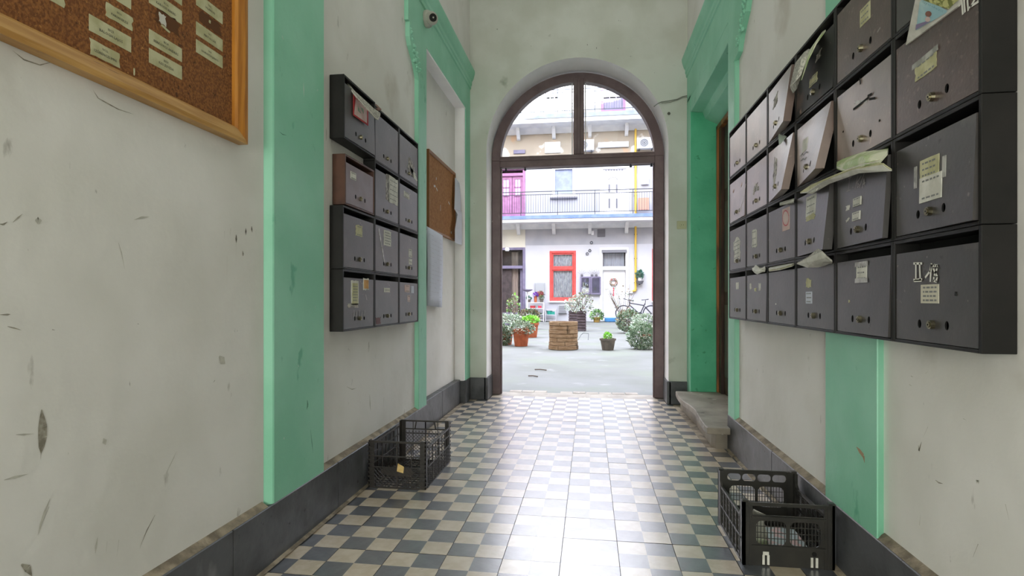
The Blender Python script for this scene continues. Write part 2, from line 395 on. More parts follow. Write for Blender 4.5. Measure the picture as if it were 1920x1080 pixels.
arch_wall(m, YE, 5.78, -1.13, .875, ZT, plaster_end, mt2=plaster_in)
struct(m.build('wall_end', fix=True))
m = MB()  # outer masonry of the street building, courtyard side
m.box(-8.2, -1.13, 5.2, 5.78, 0, 11, c_beige); m.box(.875, 8.2, 5.2, 5.78, 0, 11, c_beige); m.box(-1.13, .875, 5.2, 5.78, ZT-.01, 11, c_beige)
struct(m.build('wall_courtyard_near'))
m = MB()
m.box(-1.13, AC-AR-.001, YE-.026, YE+.02, 0, .205, slate); m.box(AC-AR-.02, AC-AR+.016, YE-.026, 5.40, 0, .205, slate)
m.box(AC+AR+.001, .8755, YE-.026, YE+.02, 0, .205, slate); m.box(AC+AR-.016, AC+AR+.02, YE-.026, 5.40, 0, .205, slate)
struct(m.build('baseboard_end', bevel=.004))
m = MB(); m.box(-1.75, 1.6, YB, 5.78, ZT-.02, ZT+.2, plaster); struct(m.build('ceiling'))
m = MB(); m.box(-1.75, 1.6, YB-.3, YB+.02, -.05, ZT+.2, plaster); struct(m.build('wall_back'))
# --- floor bed and tiles
fl = MB(); fl.box(-1.75, 1.6, YB, 5.60, -.2, -.004, joint); fl.box(.735, 1.13, 3.6, 5.145, -.1, -.0005, mortar); fl.box(-1.25, -1.105, 3.74, 5.145, -.1, -.0007, mortar)
fl.box(AC-AR-.03, AC+AR+.03, 5.36, 5.60, -.1, -.0012, stone)
floor = struct(fl.build('floor'))
S = .105; J = .0011
tmesh = {}
def tile(x0, x1, flip=0):
    key = (round(x0, 3), round(x1, 3))
    if key in tmesh: return tmesh[key]
    t = MB(); xm = 0
    xs = [max(x0, -S)+J, 0, min(x1, S)-J] if x0 < 0 < x1 else [x0+J, x1-J]
    ys = [-S+J, 0, S-J]
    for a in range(len(xs)-1):
        for b in range(2):
            left = xs[a] < -1e-4
            dk = (left and b == 0) or (not left and b == 1)
            t.face([(xs[a], ys[b], 0), (xs[a+1], ys[b], 0), (xs[a+1], ys[b+1], 0), (xs[a], ys[b+1], 0)], tile_d if dk else tile_l)
    z = -.006
    for p, q in (((xs[0], ys[0]), (xs[-1], ys[0])), ((xs[-1], ys[0]), (xs[-1], ys[2])), ((xs[-1], ys[2]), (xs[0], ys[2])), ((xs[0], ys[2]), (xs[0], ys[0]))):
        t.face([(p[0], p[1], 0), (p[0], p[1], z), (q[0], q[1], z), (q[0], q[1], 0)], joint)
    me = t.mesh('tile'); tmesh[key] = me; return me
rt = random.Random(11)
row = -6; cnt = 0
for r_ in range(-4, 17):
    yc = 2.0+.21*r_+.105
    if yc+.105 > 5.50: break
    for c_ in range(-5, 5):
        xc = .105+.21*c_-.105+.0
        x0, x1 = -S, S
        if xc-S < XL: x0 = XL-xc
        if xc+S > XR: x1 = XR-xc
        if yc > 3.66 and xc > .75: continue
        if yc+.1 > 5.13 and (xc-S < AC-AR or xc+S > AC+AR):
            if yc+.1 > 5.2:
                if xc+S < AC-AR+.02 or xc-S > AC+AR-.02: continue
                x0, x1 = max(x0, AC-AR+.017-xc), min(x1, AC+AR-.017-xc)
        if x1-x0 < .02 or x0 >= 0 and False: continue
        me = tile(x0, x1)
        o = bpy.data.objects.new('tile', me); COL.objects.link(o); o.parent = floor
        o.location = (xc, yc, rt.uniform(-.0006, .0006)); o.rotation_euler = (rt.gauss(0, .0014), rt.gauss(0, .0014), 0); cnt += 1
print('tiles', cnt)
# --- arched gate frame
YG = 5.42
gcx, gr, gsp = -.134, .828, 2.315
def ring(mm, cx, sp, r0, r1, y0, y1, mt, n=36):
    def pt(r, k): return (cx-r*math.cos(math.pi*k/n), sp+r*math.sin(math.pi*k/n))
    for k in range(n):
        a, b, c_, d = pt(r0, k), pt(r0, k+1), pt(r1, k+1), pt(r1, k)
        mm.hexa([(a[0], y0, a[1]), (b[0], y0, b[1]), (b[0], y1, b[1]), (a[0], y1, a[1]), (d[0], y0, d[1]), (c_[0], y0, c_[1]), (c_[0], y1, c_[1]), (d[0], y1, d[1])], mt)
g = thing('gate_frame', (gcx, YG, 0), 'brown painted arched gateway frame with a glazed fanlight, open to the courtyard', 'gateway')
m = MB(); ring(m, gcx, gsp, gr-.085, gr+.002, YG, YG+.09, gate); m.build('arch_rail', g, fix=True)
for sx in (-1, 1):
    m = MB(); xa = gcx+sx*(gr+.002); xb = gcx+sx*(gr-.082); m.box(xa, xb, YG, YG+.09, .002, gsp, gate)
    m.box(xb-sx*.0, xb-sx*.012, YG+.03, YG+.075, .002, 2.24, gate); m.build('jamb', g, bevel=.005)
m = MB(); m.box(gcx-gr+.08, gcx+gr-.08, YG-.008, YG+.085, 2.245, 2.352, gate); m.box(gcx-gr+.08, gcx+gr-.08, YG-.02, YG+.0, 2.305, 2.33, gate); m.build('transom', g, bevel=.006)
m = MB(); m.box(-.158, -.056, YG-.006, YG+.08, 2.35, gsp+gr-.05, gate); m.box(-.125, -.089, YG-.014, YG, 2.35, gsp+gr-.06, gate); m.build('mullion', g, bevel=.006)
for sx in (-1, 1):
    m = MB(); xi = -.107+sx*.06
    n = 16; r = gr-.075; pts = [(xi, 2.355)]
    a0 = math.asin((2.355-gsp)/r); a1 = math.acos((xi-gcx)/r*sx) if abs((xi-gcx)/r) <= 1 else math.pi/2
    for k in range(n+1):
        a = a0+(a1-a0)*k/n; pts.append((gcx+sx*r*math.cos(a), gsp+r*math.sin(a)))
    m.prism(pts, YG+.045, YG+.05, glass, 'y'); m.build('glass_pane', g)
    m = MB()   # thin glazing bead
    for p, q in zip(pts[1:-1], pts[2:]): m.bar((p[0], YG+.04, p[1]), (q[0], YG+.04, q[1]), .011, c_trim if sx > 0 else c_trim)
    m.bar((xi+sx*.004, YG+.04, 2.36), (xi+sx*.004, YG+.04, pts[-1][1]), .008, c_trim); m.build('glazing_bead', g)
for px in (948, 984, 1183, 1222):
    m = MB(); x, _ = PY(px, 313, YG); m.bar((x, YG+.03, 2.245), (x, YG+.03, 2.215), .008, iron, 6); m.bar((x-.012, YG+.03, 2.222), (x+.012, YG+.03, 2.222), .006, iron, 5); m.build('hook', g)
m = MB()  # curtain rail / wire under transom
m.bar((gcx-.74, YG+.05, 2.232), (gcx+.74, YG+.05, 2.238), .004, iron, 5); m.build('wire', g)
# --- side door on the right, stone step
d = struct(MB().box(1.118, 1.128, 3.67, 4.96, .15, 2.45, doorw).build('door_1'))
m = MB(); m.box(1.075, 1.12, 4.93, 4.968, .15, 2.43, doorw2); m.box(1.09, 1.12, 4.86, 4.93, .15, 2.40, doorw); m.box(1.075, 1.12, 3.662, 3.70, .15, 2.43, doorw2); m.box(1.075, 1.12, 3.66, 4.968, 2.39, 2.43, doorw2); m.build('casing', d, bevel=.004)
for z0, z1 in ((.3, .9), (1.0, 1.75), (1.85, 2.3)):
    for y0, y1 in ((3.8, 4.25), (4.35, 4.8)):
        m = MB(); m.box(1.105, 1.119, y0, y1, z0, z1, doorw); m.build('panel', d, bevel=.01)
m = MB(); m.bar((1.08, 3.78, 1.05), (1.118, 3.78, 1.05), .01, brass, 8); m.bar((1.08, 3.78, 1.05), (1.08, 3.9, 1.05), .008, brass, 8); m.build('handle', d)
st = thing('stone_step', (.95, 4.25, 0), 'worn grey stone doorstep with a chipped nosing below the green doorway', 'step')
m = MB()
edge = [(.735, 4.952), (.722, 4.8), (.716, 4.62), (.724, 4.45), (.742, 4.3), (.748, 4.15), (.738, 4.0), (.724, 3.8), (.718, 3.66), (.722, 3.585), (.742, 3.575)]
poly = edge+[(XR-.0035, 3.575), (XR-.0035, 3.662), (1.12, 3.662), (1.12, 4.952)]
m.prism(poly, .108, .15, stone, 'z'); m.build('tread', st, bevel=.006, seg=2)
m = MB(); m.prism([(.775, 4.95), (.79, 4.3), (.775, 3.72), (.79, 3.66), (XR-.004, 3.66), (XR-.004, 3.663), (1.12, 3.663), (1.12, 4.95)], .0, .1079, stone, 'z'); m.build('riser', st)

# --- scuffs and stains with a shape of their own on the plaster
wallL = bpy.data.objects['wall_left']; wallR = bpy.data.objects['wall_right']
def mark(par, X, pts, w_, mt, name='scuff_mark'):
    m = MB(); q = [PX(px, py, X) for px, py in pts]
    rn = random.Random(int(pts[0][0]*3+pts[0][1]))
    for i, ((y0, z0), (y1, z1)) in enumerate(zip(q[:-1], q[1:])):
        dy, dz = y1-y0, z1-z0; l = math.hypot(dy, dz) or 1; n_ = len(q)-1
        wa = w_*math.sin(math.pi*(i+.15)/(n_+.3)); wb = w_*math.sin(math.pi*(i+1.15)/(n_+.3)) if i+1 < n_ else w_*.08
        ny, nz = -dz/l, dy/l
        m.face([(X, y0+ny*wa/2, z0+nz*wa/2), (X, y0-ny*wa/2, z0-nz*wa/2), (X, y1-ny*wb/2, z1-nz*wb/2), (X, y1+ny*wb/2, z1+nz*wb/2)], mt)
    return m.build(name, par, fix=False)
sA = M('stain_dark', '7d776a', .9, col2='aaa598', scale=60, contrast=(.4, .6)); sB = M('stain_grey', 'b5b3a9', .9, col2='c6c4ba', scale=50); sC = M('stain_black', '57544d', .9, col2='8c877c', scale=70)
XM = WL+.0006
for pts, w_, mt in (([(78, 768), (79, 785), (80, 800), (80, 820), (78, 838), (77, 850)], .020, sA), ([(77, 850), (76, 862)], .004, sA), ([(194, 822), (196, 828), (198, 834)], .012, sB), ([(30, 815), (45, 815), (64, 813)], .004, sB),
    ([(8, 900), (28, 895), (52, 889)], .006, sB), ([(94, 935), (84, 960), (76, 985), (72, 1003)], .006, sB), ([(92, 950), (82, 975)], .003, sA), ([(183, 1008), (180, 1025), (179, 1038)], .006, sB), ([(201, 1015), (199, 1036)], .003, sB), ([(223, 1012), (219, 1045)], .003, sB),
    ([(291, 965), (275, 995), (262, 1028)], .003, sA), ([(331, 847), (320, 870), (309, 893)], .003, sB), ([(421, 433), (421, 448)], .004, sB), ([(433, 428), (431, 442)], .005, sB), ([(443, 440), (443, 448), (443, 456)], .009, sC), ([(443, 456), (442, 500)], .002, sB),
    ([(461, 428), (461, 434), (461, 441)], .007, sC), ([(472, 424), (472, 430), (473, 436)], .008, sC), ([(480, 432), (480, 441)], .004, sB), ([(455, 470), (456, 477), (455, 480)], .008, sA), ([(426, 480), (425, 538)], .002, sB), ([(411, 668), (417, 676), (422, 682)], .028, sB), ([(403, 713), (400, 717)], .006, sC),
    ([(222, 455), (228, 475), (234, 505)], .003, sB), ([(252, 412), (266, 408), (280, 406)], .006, sB), ([(66, 413), (72, 414), (78, 413)], .016, sB), ([(0, 420), (6, 421), (14, 416)], .004, sA), ([(24, 417), (34, 408), (42, 401)], .003, sA),
    ([(24, 95), (45, 112), (75, 122), (98, 116)], .003, sA), ([(174, 168), (184, 184), (200, 193), (222, 205), (250, 214)], .003, sA), ([(40, 1058), (52, 1066), (60, 1080)], .014, sA), ([(0, 590), (14, 590), (20, 589)], .004, sA), ([(14, 612), (26, 615), (40, 619)], .003, sA), ([(98, 618), (103, 619)], .005, sC), ([(258, 607), (261, 608)], .004, sC)):
    mark(wallL, XM, pts, w_, mt)
for pts, w_, mt in (([(655, 655), (657, 661)], .008, sB), ([(693, 740), (694, 760), (695, 770)], .012, sB), ([(720, 745), (719, 765)], .010, sB), ([(650, 725), (660, 730), (668, 728)], .006, sB)):
    mark(wallL, XM, pts, w_, mt)
XM2 = WR-.0006
for pts, w_, mt in (([(1519, 626), (1519, 633)], .006, sC), ([(1708, 705), (1712, 707)], .006, sA), ([(1705, 721), (1710, 724)], .008, sB), ([(1722, 835), (1723, 845), (1728, 828)], .006, sA), ([(1740, 800), (1731, 820)], .004, sB), ([(1830, 900), (1833, 904), (1836, 901)], .010, sB), ([(1724, 985), (1726, 965)], .006, sB), ([(1754, 900), (1760, 905), (1768, 907)], .004, sA),
    ([(1834, 1020), (1824, 1045)], .004, sA), ([(1885, 945), (1892, 975)], .005, sB), ([(1806, 785), (1812, 788)], .005, sB), ([(1735, 700), (1740, 697)], .004, sB)):
    mark(wallR, XM2, pts, w_, mt)
pR = bpy.data.objects['trim_6']; pL = bpy.data.objects['trim_1']
mark(pR, XR-.0006, [(1606, 838), (1612, 846), (1619, 855), (1621, 868)], .016, M('bare_plaster_chip', 'a98f72', .9))
mark(pL, XL+.0006, [(569, 155), (569.5, 168), (570, 182)], .006, M('chalk_mark', 'c9d8cd', .9)); mark(pL, XL+.0006, [(524, 247), (530, 252), (538, 254)], .004, M('green_scuff', '5d8f76', .9)); mark(pL, XL+.0006, [(576, 750), (577, 760), (575, 768)], .012, MATS['green_scuff']); mark(pL, XL+.0006, [(582, 805), (585, 830), (587, 850)], .004, MATS['green_scuff'])

# ================================================================== MAILBOXES
def quad_lerp(c, s, t):
    return c[0]*(1-s)*(1-t)+c[1]*s*(1-t)+c[2]*s*t+c[3]*(1-s)*t
class Box:
    """one wall mailbox; s: 0..1 along the wall left to right as seen, t: height"""
    def __init__(b, side, ya, yb, z0, z1, wall, front, label, group, body_m=None, door_m=None, warp=(0, 0, 0, 0), slot=.026, hole=1, lockx=.5, dents=0, name='mailbox'):
        b.side = side; b.g = 1 if side == 'L' else -1
        b.ya, b.yb, b.z0, b.z1 = ya, yb, z0, z1      # ya: y at image-left edge, yb: at image-right edge
        b.front = front; b.wall = wall; b.warp = warp
        body_m = body_m or blackin; door_m = door_m or black
        yl, yh = min(ya, yb), max(ya, yb)
        T = thing(name, (wall, (ya+yb)/2, z0), label, 'mailbox', group); b.T = T
        t = .010
        m = MB()
        m.box(wall, wall+b.g*.003, yl, yh, z0, z1, body_m)
        m.box(wall, front, yl, yl+t, z0, z1, body_m); m.box(wall, front, yh-t, yh, z0, z1, body_m)
        m.box(wall, front, yl+t, yh-t, z0, z0+.008, body_m); m.box(wall, front, yl+t, yh-t, z1-.009, z1, body_m)
        m.build('body', T, bevel=.0012)
        # black sheet inside, painting in shade so the slot reads deep
        m = MB(); m.box(wall+b.g*.0035, wall+b.g*.006, yl+t, yh-t, z0+.009, z1-.01, dark); m.build('inner_shade', T)
        gp = .003
        b.u0 = ya+(yb-ya)/abs(yb-ya)*(t+gp); b.u1 = yb-(yb-ya)/abs(yb-ya)*(t+gp)
        b.v0 = z0+.010; b.v1 = z1-.010-slot
        m = MB(); nu, nv = 8, 6
        hv0, hv1 = .028, .060          # band with the holes, above door bottom
        vs = [0, hv0, hv1]+[hv1+(b.v1-b.v0-hv1)*k/nv for k in range(1, nv+1)]
        W = abs(b.u1-b.u0); Hh = b.v1-b.v0
        hs = [(.5-.054/W), (.5+.054/W)]; hr = .0095
        us = [0, .12, hs[0]-.014/W, hs[0]+.014/W, .5, hs[1]-.014/W, hs[1]+.014/W, .88, 1]
        for j in range(len(vs)-1):
            for i in range(len(us)-1):
                ta, tb = vs[j]/Hh, vs[j+1]/Hh; sa, sb = us[i], us[i+1]
                if j == 1 and i in (2, 5) and hole:
                    hc = hs[0 if i == 2 else 1]; vc = (vs[1]+vs[2])/2
                    N_ = 12; ringp = [(hc+hr*.82*math.cos(2*math.pi*k/N_)/W, (vc+hr*1.15*math.sin(2*math.pi*k/N_))/Hh) for k in range(N_)]
                    outp = []
                    for k in range(N_):
                        a = 2*math.pi*k/N_; cx_, sy_ = math.cos(a), math.sin(a); mxx = max(abs(cx_), abs(sy_))
                        outp.append((hc+(sb-sa)/2*cx_/mxx, (vc+(vs[2]-vs[1])/2*sy_/mxx)/Hh))
                    for k in range(N_):
                        q = (k+1) % N_
                        pl = [outp[k], outp[q], ringp[q], ringp[k]]
                        # keep true corners
                        m.face([b.P(s_, t_, 0) for s_, t_ in pl], door_m)
                        m.face([b.P(ringp[k][0], ringp[k][1], 0), b.P(ringp[q][0], ringp[q][1], 0), b.P(ringp[q][0], ringp[q][1], -.004), b.P(ringp[k][0], ringp[k][1], -.004)], dark)
                    # corner triangles
                    for sx_, sy_ in ((sa, ta), (sb, ta), (sa, tb), (sb, tb)):
                        near = sorted(outp, key=lambda p: ((p[0]-sx_)*W)**2+((p[1]-sy_)*Hh)**2)[:2]
                        m.face([b.P(sx_, sy_, 0), b.P(*near[0], 0), b.P(*near[1], 0)], door_m)
                else:
                    m.face([b.P(sa, ta, 0), b.P(sb, ta, 0), b.P(sb, tb, 0), b.P(sa, tb, 0)], door_m)
        # folded edges
        E = [(0, 0), (1, 0), (1, 1), (0, 1)]; fd = .030 if max(warp) > .03 else .014
        for k in range(4):
            for q in range(4):
                p0, p1 = E[k], E[(k+1) % 4]
                A = (p0[0]+(p1[0]-p0[0])*q/4, p0[1]+(p1[1]-p0[1])*q/4); B = (p0[0]+(p1[0]-p0[0])*(q+1)/4, p0[1]+(p1[1]-p0[1])*(q+1)/4)
                m.face([b.P(*A, 0), b.P(*B, 0), b.P(*B, -fd), b.P(*A, -fd)], door_m)
        b.door = m.build('door', T, fix=False)
        # lock
        m = MB(); vc = (hv0+hv1)/2/Hh; c0 = b.P(lockx, vc, -.004); c1 = b.P(lockx, vc, .009); c2 = b.P(lockx, vc, .0095)
        m.bar(c0, c1, .0115, brass, 12, r2=.0105); m.bar(b.P(lockx, vc, .009), b.P(lockx, vc, .0112), .0065, brass, 10); m.bar(b.P(lockx, vc, .0112), b.P(lockx, vc, .0116), .0025, dark, 6)
        m.build('lock', b.door)
    def P(b, s, t, w):
        y = b.u0+(b.u1-b.u0)*s; z = b.v0+(b.v1-b.v0)*t
        ww = quad_lerp(b.warp, s, t)
        return (b.front+b.g*(w+ww-.002), y, z)
    def st(b, px, py):
        y, z = PX(px, py, b.front); return (y-b.u0)/(b.u1-b.u0), (z-b.v0)/(b.v1-b.v0)
    def L(b): return abs(b.u1-b.u0), b.v1-b.v0
    def sticker(b, px, py, wd, ht, mt=None, lines=0, rot=0, name='name_label', label=None, torn=0, taped=0, thick=.0012, text=None, tsize=.008):
        s, t = b.st(px, py); W, Hh = b.L(); mt = mt or paper
        rn = random.Random(int(px*7+py))
        def Q(x, y, w_):
            c_, s_ = math.cos(rot), math.sin(rot)
            return b.P(s+(x*c_-y*s_)/W, t+(x*s_+y*c_)/Hh, w_)
        m = MB(); n = 5
        bo = []
        for k in range(n): bo.append((-wd/2+wd*k/n, -ht/2))
        for k in range(n): bo.append((wd/2, -ht/2+ht*k/n))
        for k in range(n): bo.append((wd/2-wd*k/n, ht/2))
        for k in range(n): bo.append((-wd/2, ht/2-ht*k/n))
        if torn: bo = [(x*(1+rn.uniform(-torn, torn*.3)), y*(1+rn.uniform(-torn, torn*.3))) for x, y in bo]
        m.face([Q(x, y, thick) for x, y in bo], mt)
        for k in range(len(bo)):
            a_, b_ = bo[k], bo[(k+1) % len(bo)]; m.face([Q(*a_, thick), Q(*b_, thick), Q(*b_, 0), Q(*a_, 0)], mt)
        if taped:
            for sy in ((1, -1) if taped > 1 else (1,)):
                m.face([Q(-wd*.62, sy*ht*.5-.006, thick+.0006), Q(wd*.62, sy*ht*.5-.006, thick+.0006), Q(wd*.60, sy*ht*.5+.008, thick+.0006), Q(-wd*.6, sy*ht*.5+.008, thick+.0006)], tape)
        if lines:
            for k in range(lines):
                y = ht*.34-ht*.68*(k/(lines-1) if lines > 1 else .5); x = -wd*.36
                while x < wd*.32:
                    l = rn.uniform(.08, .2)*wd; l = min(l, wd*.4-x)
                    hh = min(.0022, ht*.07)
                    m.face([Q(x, y-hh, thick+.0005), Q(x+l, y-hh, thick+.0005), Q(x+l, y+hh, thick+.0005), Q(x, y+hh, thick+.0005)], ink); x += l+wd*.05
        if text:
            for k, tx in enumerate(text):
                vs, fs = text_polys(tx, tsize); y = (len(text)-1)/2*tsize*1.35-k*tsize*1.35
                for f in fs: m.face([Q(vs[i][0], vs[i][1]+y, thick+.0005) for i in f], ink)
        o = m.build(name, b.door, fix=False)
        if label: o['label'] = label
        return o
    def strokes(b, polys, width, mt, name='handwritten_number', label=None):
        """polys: list of pixel polylines"""
        m = MB()
        for pl in polys:
            pts = [b.st(*p) for p in pl]; W, Hh = b.L()
            for (s0, t0), (s1, t1) in zip(pts[:-1], pts[1:]):
                dx, dy = (s1-s0)*W, (t1-t0)*Hh; l = math.hypot(dx, dy) or 1; nx, ny = -dy/l*width/2, dx/l*width/2; ex, ey = dx/l*width*.3, dy/l*width*.3
                m.face([b.P(s0+(nx-ex)/W, t0+(ny-ey)/Hh, .0018), b.P(s0+(-nx-ex)/W, t0+(-ny-ey)/Hh, .0018), b.P(s1+(-nx+ex)/W, t1+(-ny+ey)/Hh, .0018), b.P(s1+(nx+ex)/W, t1+(ny+ey)/Hh, .0018)], mt)
        o = m.build(name, b.door, fix=False)
        if label: o['label'] = label
        return o
# right bank: 6 columns x 4 rows
RY = [3.447, 3.088, 2.729, 2.37, 2.007, 1.645, 1.297]
RZ = [1.937, 1.661, 1.385, 1.108, .833]
colw = ['farthest', 'second farthest', 'third farthest', 'third nearest', 'second nearest', 'nearest']
roww = ['top', 'second', 'third', 'bottom']
rlab = {
 (0, 0): 'plain unlabelled mailbox at the far end of the right bank, top row',
 (0, 1): 'plain unlabelled mailbox second from the far end of the right bank, top row',
 (0, 2): 'mailbox with scribbled tape on its pried-open door, top row of the right bank',
 (0, 3): 'scorched black mailbox with a pale hanging label, top row of the right bank',
 (0, 4): 'mailbox with one small white note high on its door, top row of the right bank',
 (0, 5): 'mailbox behind the magazine at the near top corner of the right bank',
 (1, 0): 'mailbox with pink smudges and a white diagonal scratch, far end of the right bank',
 (1, 1): 'mailbox with a torn paper scrap low on its door, second row of the right bank',
 (1, 2): 'bent mailbox with an unlabelled scuffed door sprung open, second row of the right bank',
 (1, 3): 'bent mailbox with a blank label above handwriting, right bank, row two',
 (1, 4): 'scratched pinkish mailbox with a torn slit and tape strip, second row of the right bank',
 (1, 5): 'large near mailbox with yellowed taped label and white III.20 in its corner',
 (2, 0): 'mailbox with a big ragged white label, far end of the right bank, third row',
 (2, 1): 'mailbox with a narrow white tape strip down its door, right bank third row',
 (2, 2): 'mailbox with a pink card bearing an oval on its upper right, right bank',
 (2, 3): 'bent mailbox with a white sheet, door sprung open above the newspaper corner',
 (2, 4): 'mailbox scratched II.16/A with two small white labels one above the other',
 (2, 5): 'near mailbox with a long two-piece printed note taped at its centre',
 (3, 0): 'mailbox with one tiny white sticker, bottom row at the far end of the right bank',
 (3, 1): 'mailbox with two torn paper flakes side by side, bottom row of the right bank',
 (3, 2): 'mailbox with a bare door and one pale dot, bottom row of the right bank',
 (3, 3): 'mailbox with a torn yellow scrap above a bluish card, bottom row of the right bank',
 (3, 4): 'mailbox with one taped white label near its top edge, bottom row of the right bank',
 (3, 5): 'near mailbox with II 18 painted in white above a small cream card'}
warps = {(0, 2): (0, .045, .012, 0), (1, 2): (0, .052, .006, 0), (1, 3): (0, .060, .008, 0), (2, 3): (0, .036, .012, 0), (2, 4): (0, .022, .008, 0),
         (2, 5): (0, .012, .004, 0), (3, 4): (0, .008, 0, 0), (0, 3): (.004, .004, -.012, -.004), (3, 1): (0, .004, 0, 0), (1, 0): (0, .006, 0, 0)}
R = {}
for r_ in range(4):
    for c_ in range(6):
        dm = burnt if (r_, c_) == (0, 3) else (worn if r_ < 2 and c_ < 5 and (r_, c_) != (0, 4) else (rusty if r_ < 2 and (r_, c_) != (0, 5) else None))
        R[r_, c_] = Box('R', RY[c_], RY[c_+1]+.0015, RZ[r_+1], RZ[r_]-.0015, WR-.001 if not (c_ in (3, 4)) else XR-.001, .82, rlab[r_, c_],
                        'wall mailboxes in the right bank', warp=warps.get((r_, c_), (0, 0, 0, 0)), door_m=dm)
R[0, 2].sticker(1457, 190, .075, .055, tapeflake, torn=.5, rot=.2, lines=2, name='tape_scrap')
R[0, 3].sticker(1524, 150, .075, .035, paper_y, torn=.2, lines=2, rot=.0)
R[0, 3].sticker(1531, 105, .05, .030, tapeflake, torn=.5, rot=.1, name='tape_scrap')
R[0, 4].sticker(1621, 27, .062, .052, paper_y, lines=3)
R[0, 4].strokes([[(1645, 60), (1650, 52)]], .005, scratch, 'scratch')
R[1, 0].strokes([[(1399, 345), (1394, 375), (1386, 398)]], .005, chalk, 'scratch')
R[1, 0].sticker(1375, 358, .03, .016, paper_p, torn=.5, rot=.5, name='pink_smudge'); R[1, 0].sticker(1390, 347, .03, .014, paper_p, torn=.5, rot=.5, name='pink_smudge')
R[1, 1].sticker(1416, 354, .10, .045, tapeflake, torn=.55, rot=.12, name='paper_scrap')
R[1, 2].sticker(1458, 318, .07, .12, tapeflake, torn=.75, rot=.1, name='worn_patch')
R[1, 3].sticker(1513, 272, .062, .048, paper); R[1, 3].strokes([[(1503, 293), (1508, 288), (1512, 291), (1518, 284), (1524, 286)], [(1505, 302), (1511, 297), (1516, 299), (1521, 294)]], .004, ink, 'handwriting')
R[1, 4].strokes([[(1600, 205), (1628, 183)], [(1627, 180), (1634, 176)], [(1630, 186), (1640, 184)], [(1612, 148), (1613, 157)]], .007, dark, 'torn_slit')
R[1, 4].sticker(1613, 191, .085, .010, tape, rot=-.3, torn=.3, name='tape_strip')
R[1, 4].sticker(1648, 226, .006, .006, dark, torn=.3, name='rust_spot'); R[1, 4].sticker(1580, 247, .007, .006, dark, torn=.3, name='rust_spot')
R[1, 5].sticker(1734, 125, .088, .043, paper_y, lines=2, torn=.12, taped=1, rot=.06, label='yellowed label under glossy tape')
R[1, 5].strokes([[(1803, 1), (1805, 26)], [(1807, -3), (1809, 22)], [(1813, -8), (1815, 19)], [(1817, 15), (1817, 14)], [(1820, -5), (1827, -6), (1828, -2), (1820, 12), (1834, 3)], [(1836, -12), (1832, -4), (1836, 1), (1839, -5), (1837, -12)]], .0055, chalk, label='III.20 painted in white')
R[2, 0].sticker(1381, 468, .15, .13, paper, torn=.35, lines=5, rot=.05, label='large ragged white label')
R[2, 1].sticker(1414, 447, .085, .095, paper, torn=.18, lines=3, name='tape_strip')
R[2, 2].sticker(1473, 411, .088, .095, paper_p, name='pink_card', label='pink card with an oval outline')
R[2, 2].strokes([[(1473+6*math.cos(a/10*math.pi), 409-14*math.sin(a/10*math.pi)) for a in range(21)]], .004, rednip, 'oval_outline')
R[2, 3].sticker(1524, 385, .105, .075, paper, lines=3); R[2, 3].sticker(1524, 407, .115, .026, paper_y, torn=.3, name='torn_strip')
R[2, 4].strokes([[(1592, 334), (1598, 332)], [(1595, 333), (1592, 357)], [(1589, 359), (1596, 356)], [(1601, 351), (1602, 351)], [(1611, 330), (1606, 354)], [(1618, 330), (1610, 342), (1611, 352), (1615, 347), (1612, 344)], [(1624, 325), (1615, 352)], [(1621, 352), (1624, 335), (1626, 348)], [(1622, 346), (1627, 342)]], .0028, scratch, 'scratched_number', label='II.16/A scratched into the paint')
R[2, 4].sticker(1611, 378, .055, .026, paper, text=None, lines=2, thick=.003); R[2, 4].sticker(1610, 405, .055, .026, paper, lines=2, thick=.003)
R[2, 4].sticker(1591, 390, .03, .022, paper, torn=.5, name='paper_scrap'); R[2, 4].sticker(1591, 413, .04, .010, paper, torn=.6, rot=.3, name='paper_scrap')
R[2, 5].sticker(1744, 320, .080, .066, paper_y, lines=4, torn=.03, label='upper yellowish half of the printed note')
R[2, 5].sticker(1747, 352, .092, .062, paper, lines=2, thick=.002, label='lower grey-white half of the printed note')
R[2, 5].sticker(1717, 333, .012, .055, tape, name='tape_strip'); R[2, 5].sticker(1773, 312, .014, .05, tape, name='tape_strip')
R[3, 0].sticker(1382, 536, .06, .04, paper, torn=.1)
R[3, 1].sticker(1407, 537, .03, .035, paper, torn=.3, name='paper_scrap'); R[3, 1].sticker(1424, 538, .035, .037, paper, torn=.25, name='paper_scrap'); R[3, 1].sticker(1416, 543, .05, .016, paper_y, torn=.6, name='paper_scrap')
R[3, 2].sticker(1454, 570, .012, .008, paper, torn=.3, name='paper_scrap')
R[3, 3].sticker(1515, 531, .05, .036, paper_y, torn=.35, name='yellow_scrap'); R[3, 3].sticker(1516, 558, .060, .045, paper_b, lines=3, label='bluish white card')
R[3, 4].sticker(1615, 511, .066, .050, paper, lines=3, taped=2); R[3, 4].sticker(1592, 565, .008, .009, paper_y, torn=.4, name='paper_scrap')
R[3, 5].sticker(1742, 551, .072, .046, M('cream_card', 'c9c4b2', .8), lines=4, label='small cream printed card')
R[3, 5].strokes([[(1713, 494), (1728, 494)], [(1717, 494), (1717, 523)], [(1724, 494), (1725, 523)], [(1713, 525), (1728, 524)], [(1714, 527), (1727, 526)],
                 [(1735, 520), (1743, 509), (1746, 497)], [(1746, 495), (1744, 527)],
                 [(1756, 499), (1752, 497), (1749, 502), (1753, 510), (1757, 519), (1755, 528), (1750, 526), (1751, 518), (1755, 509), (1757, 502), (1756, 497)]], .0058, chalk, label='II 18 painted in white')
R[3, 5].sticker(1791, 551, .008, .009, blackin, torn=.5, name='dark_spot')
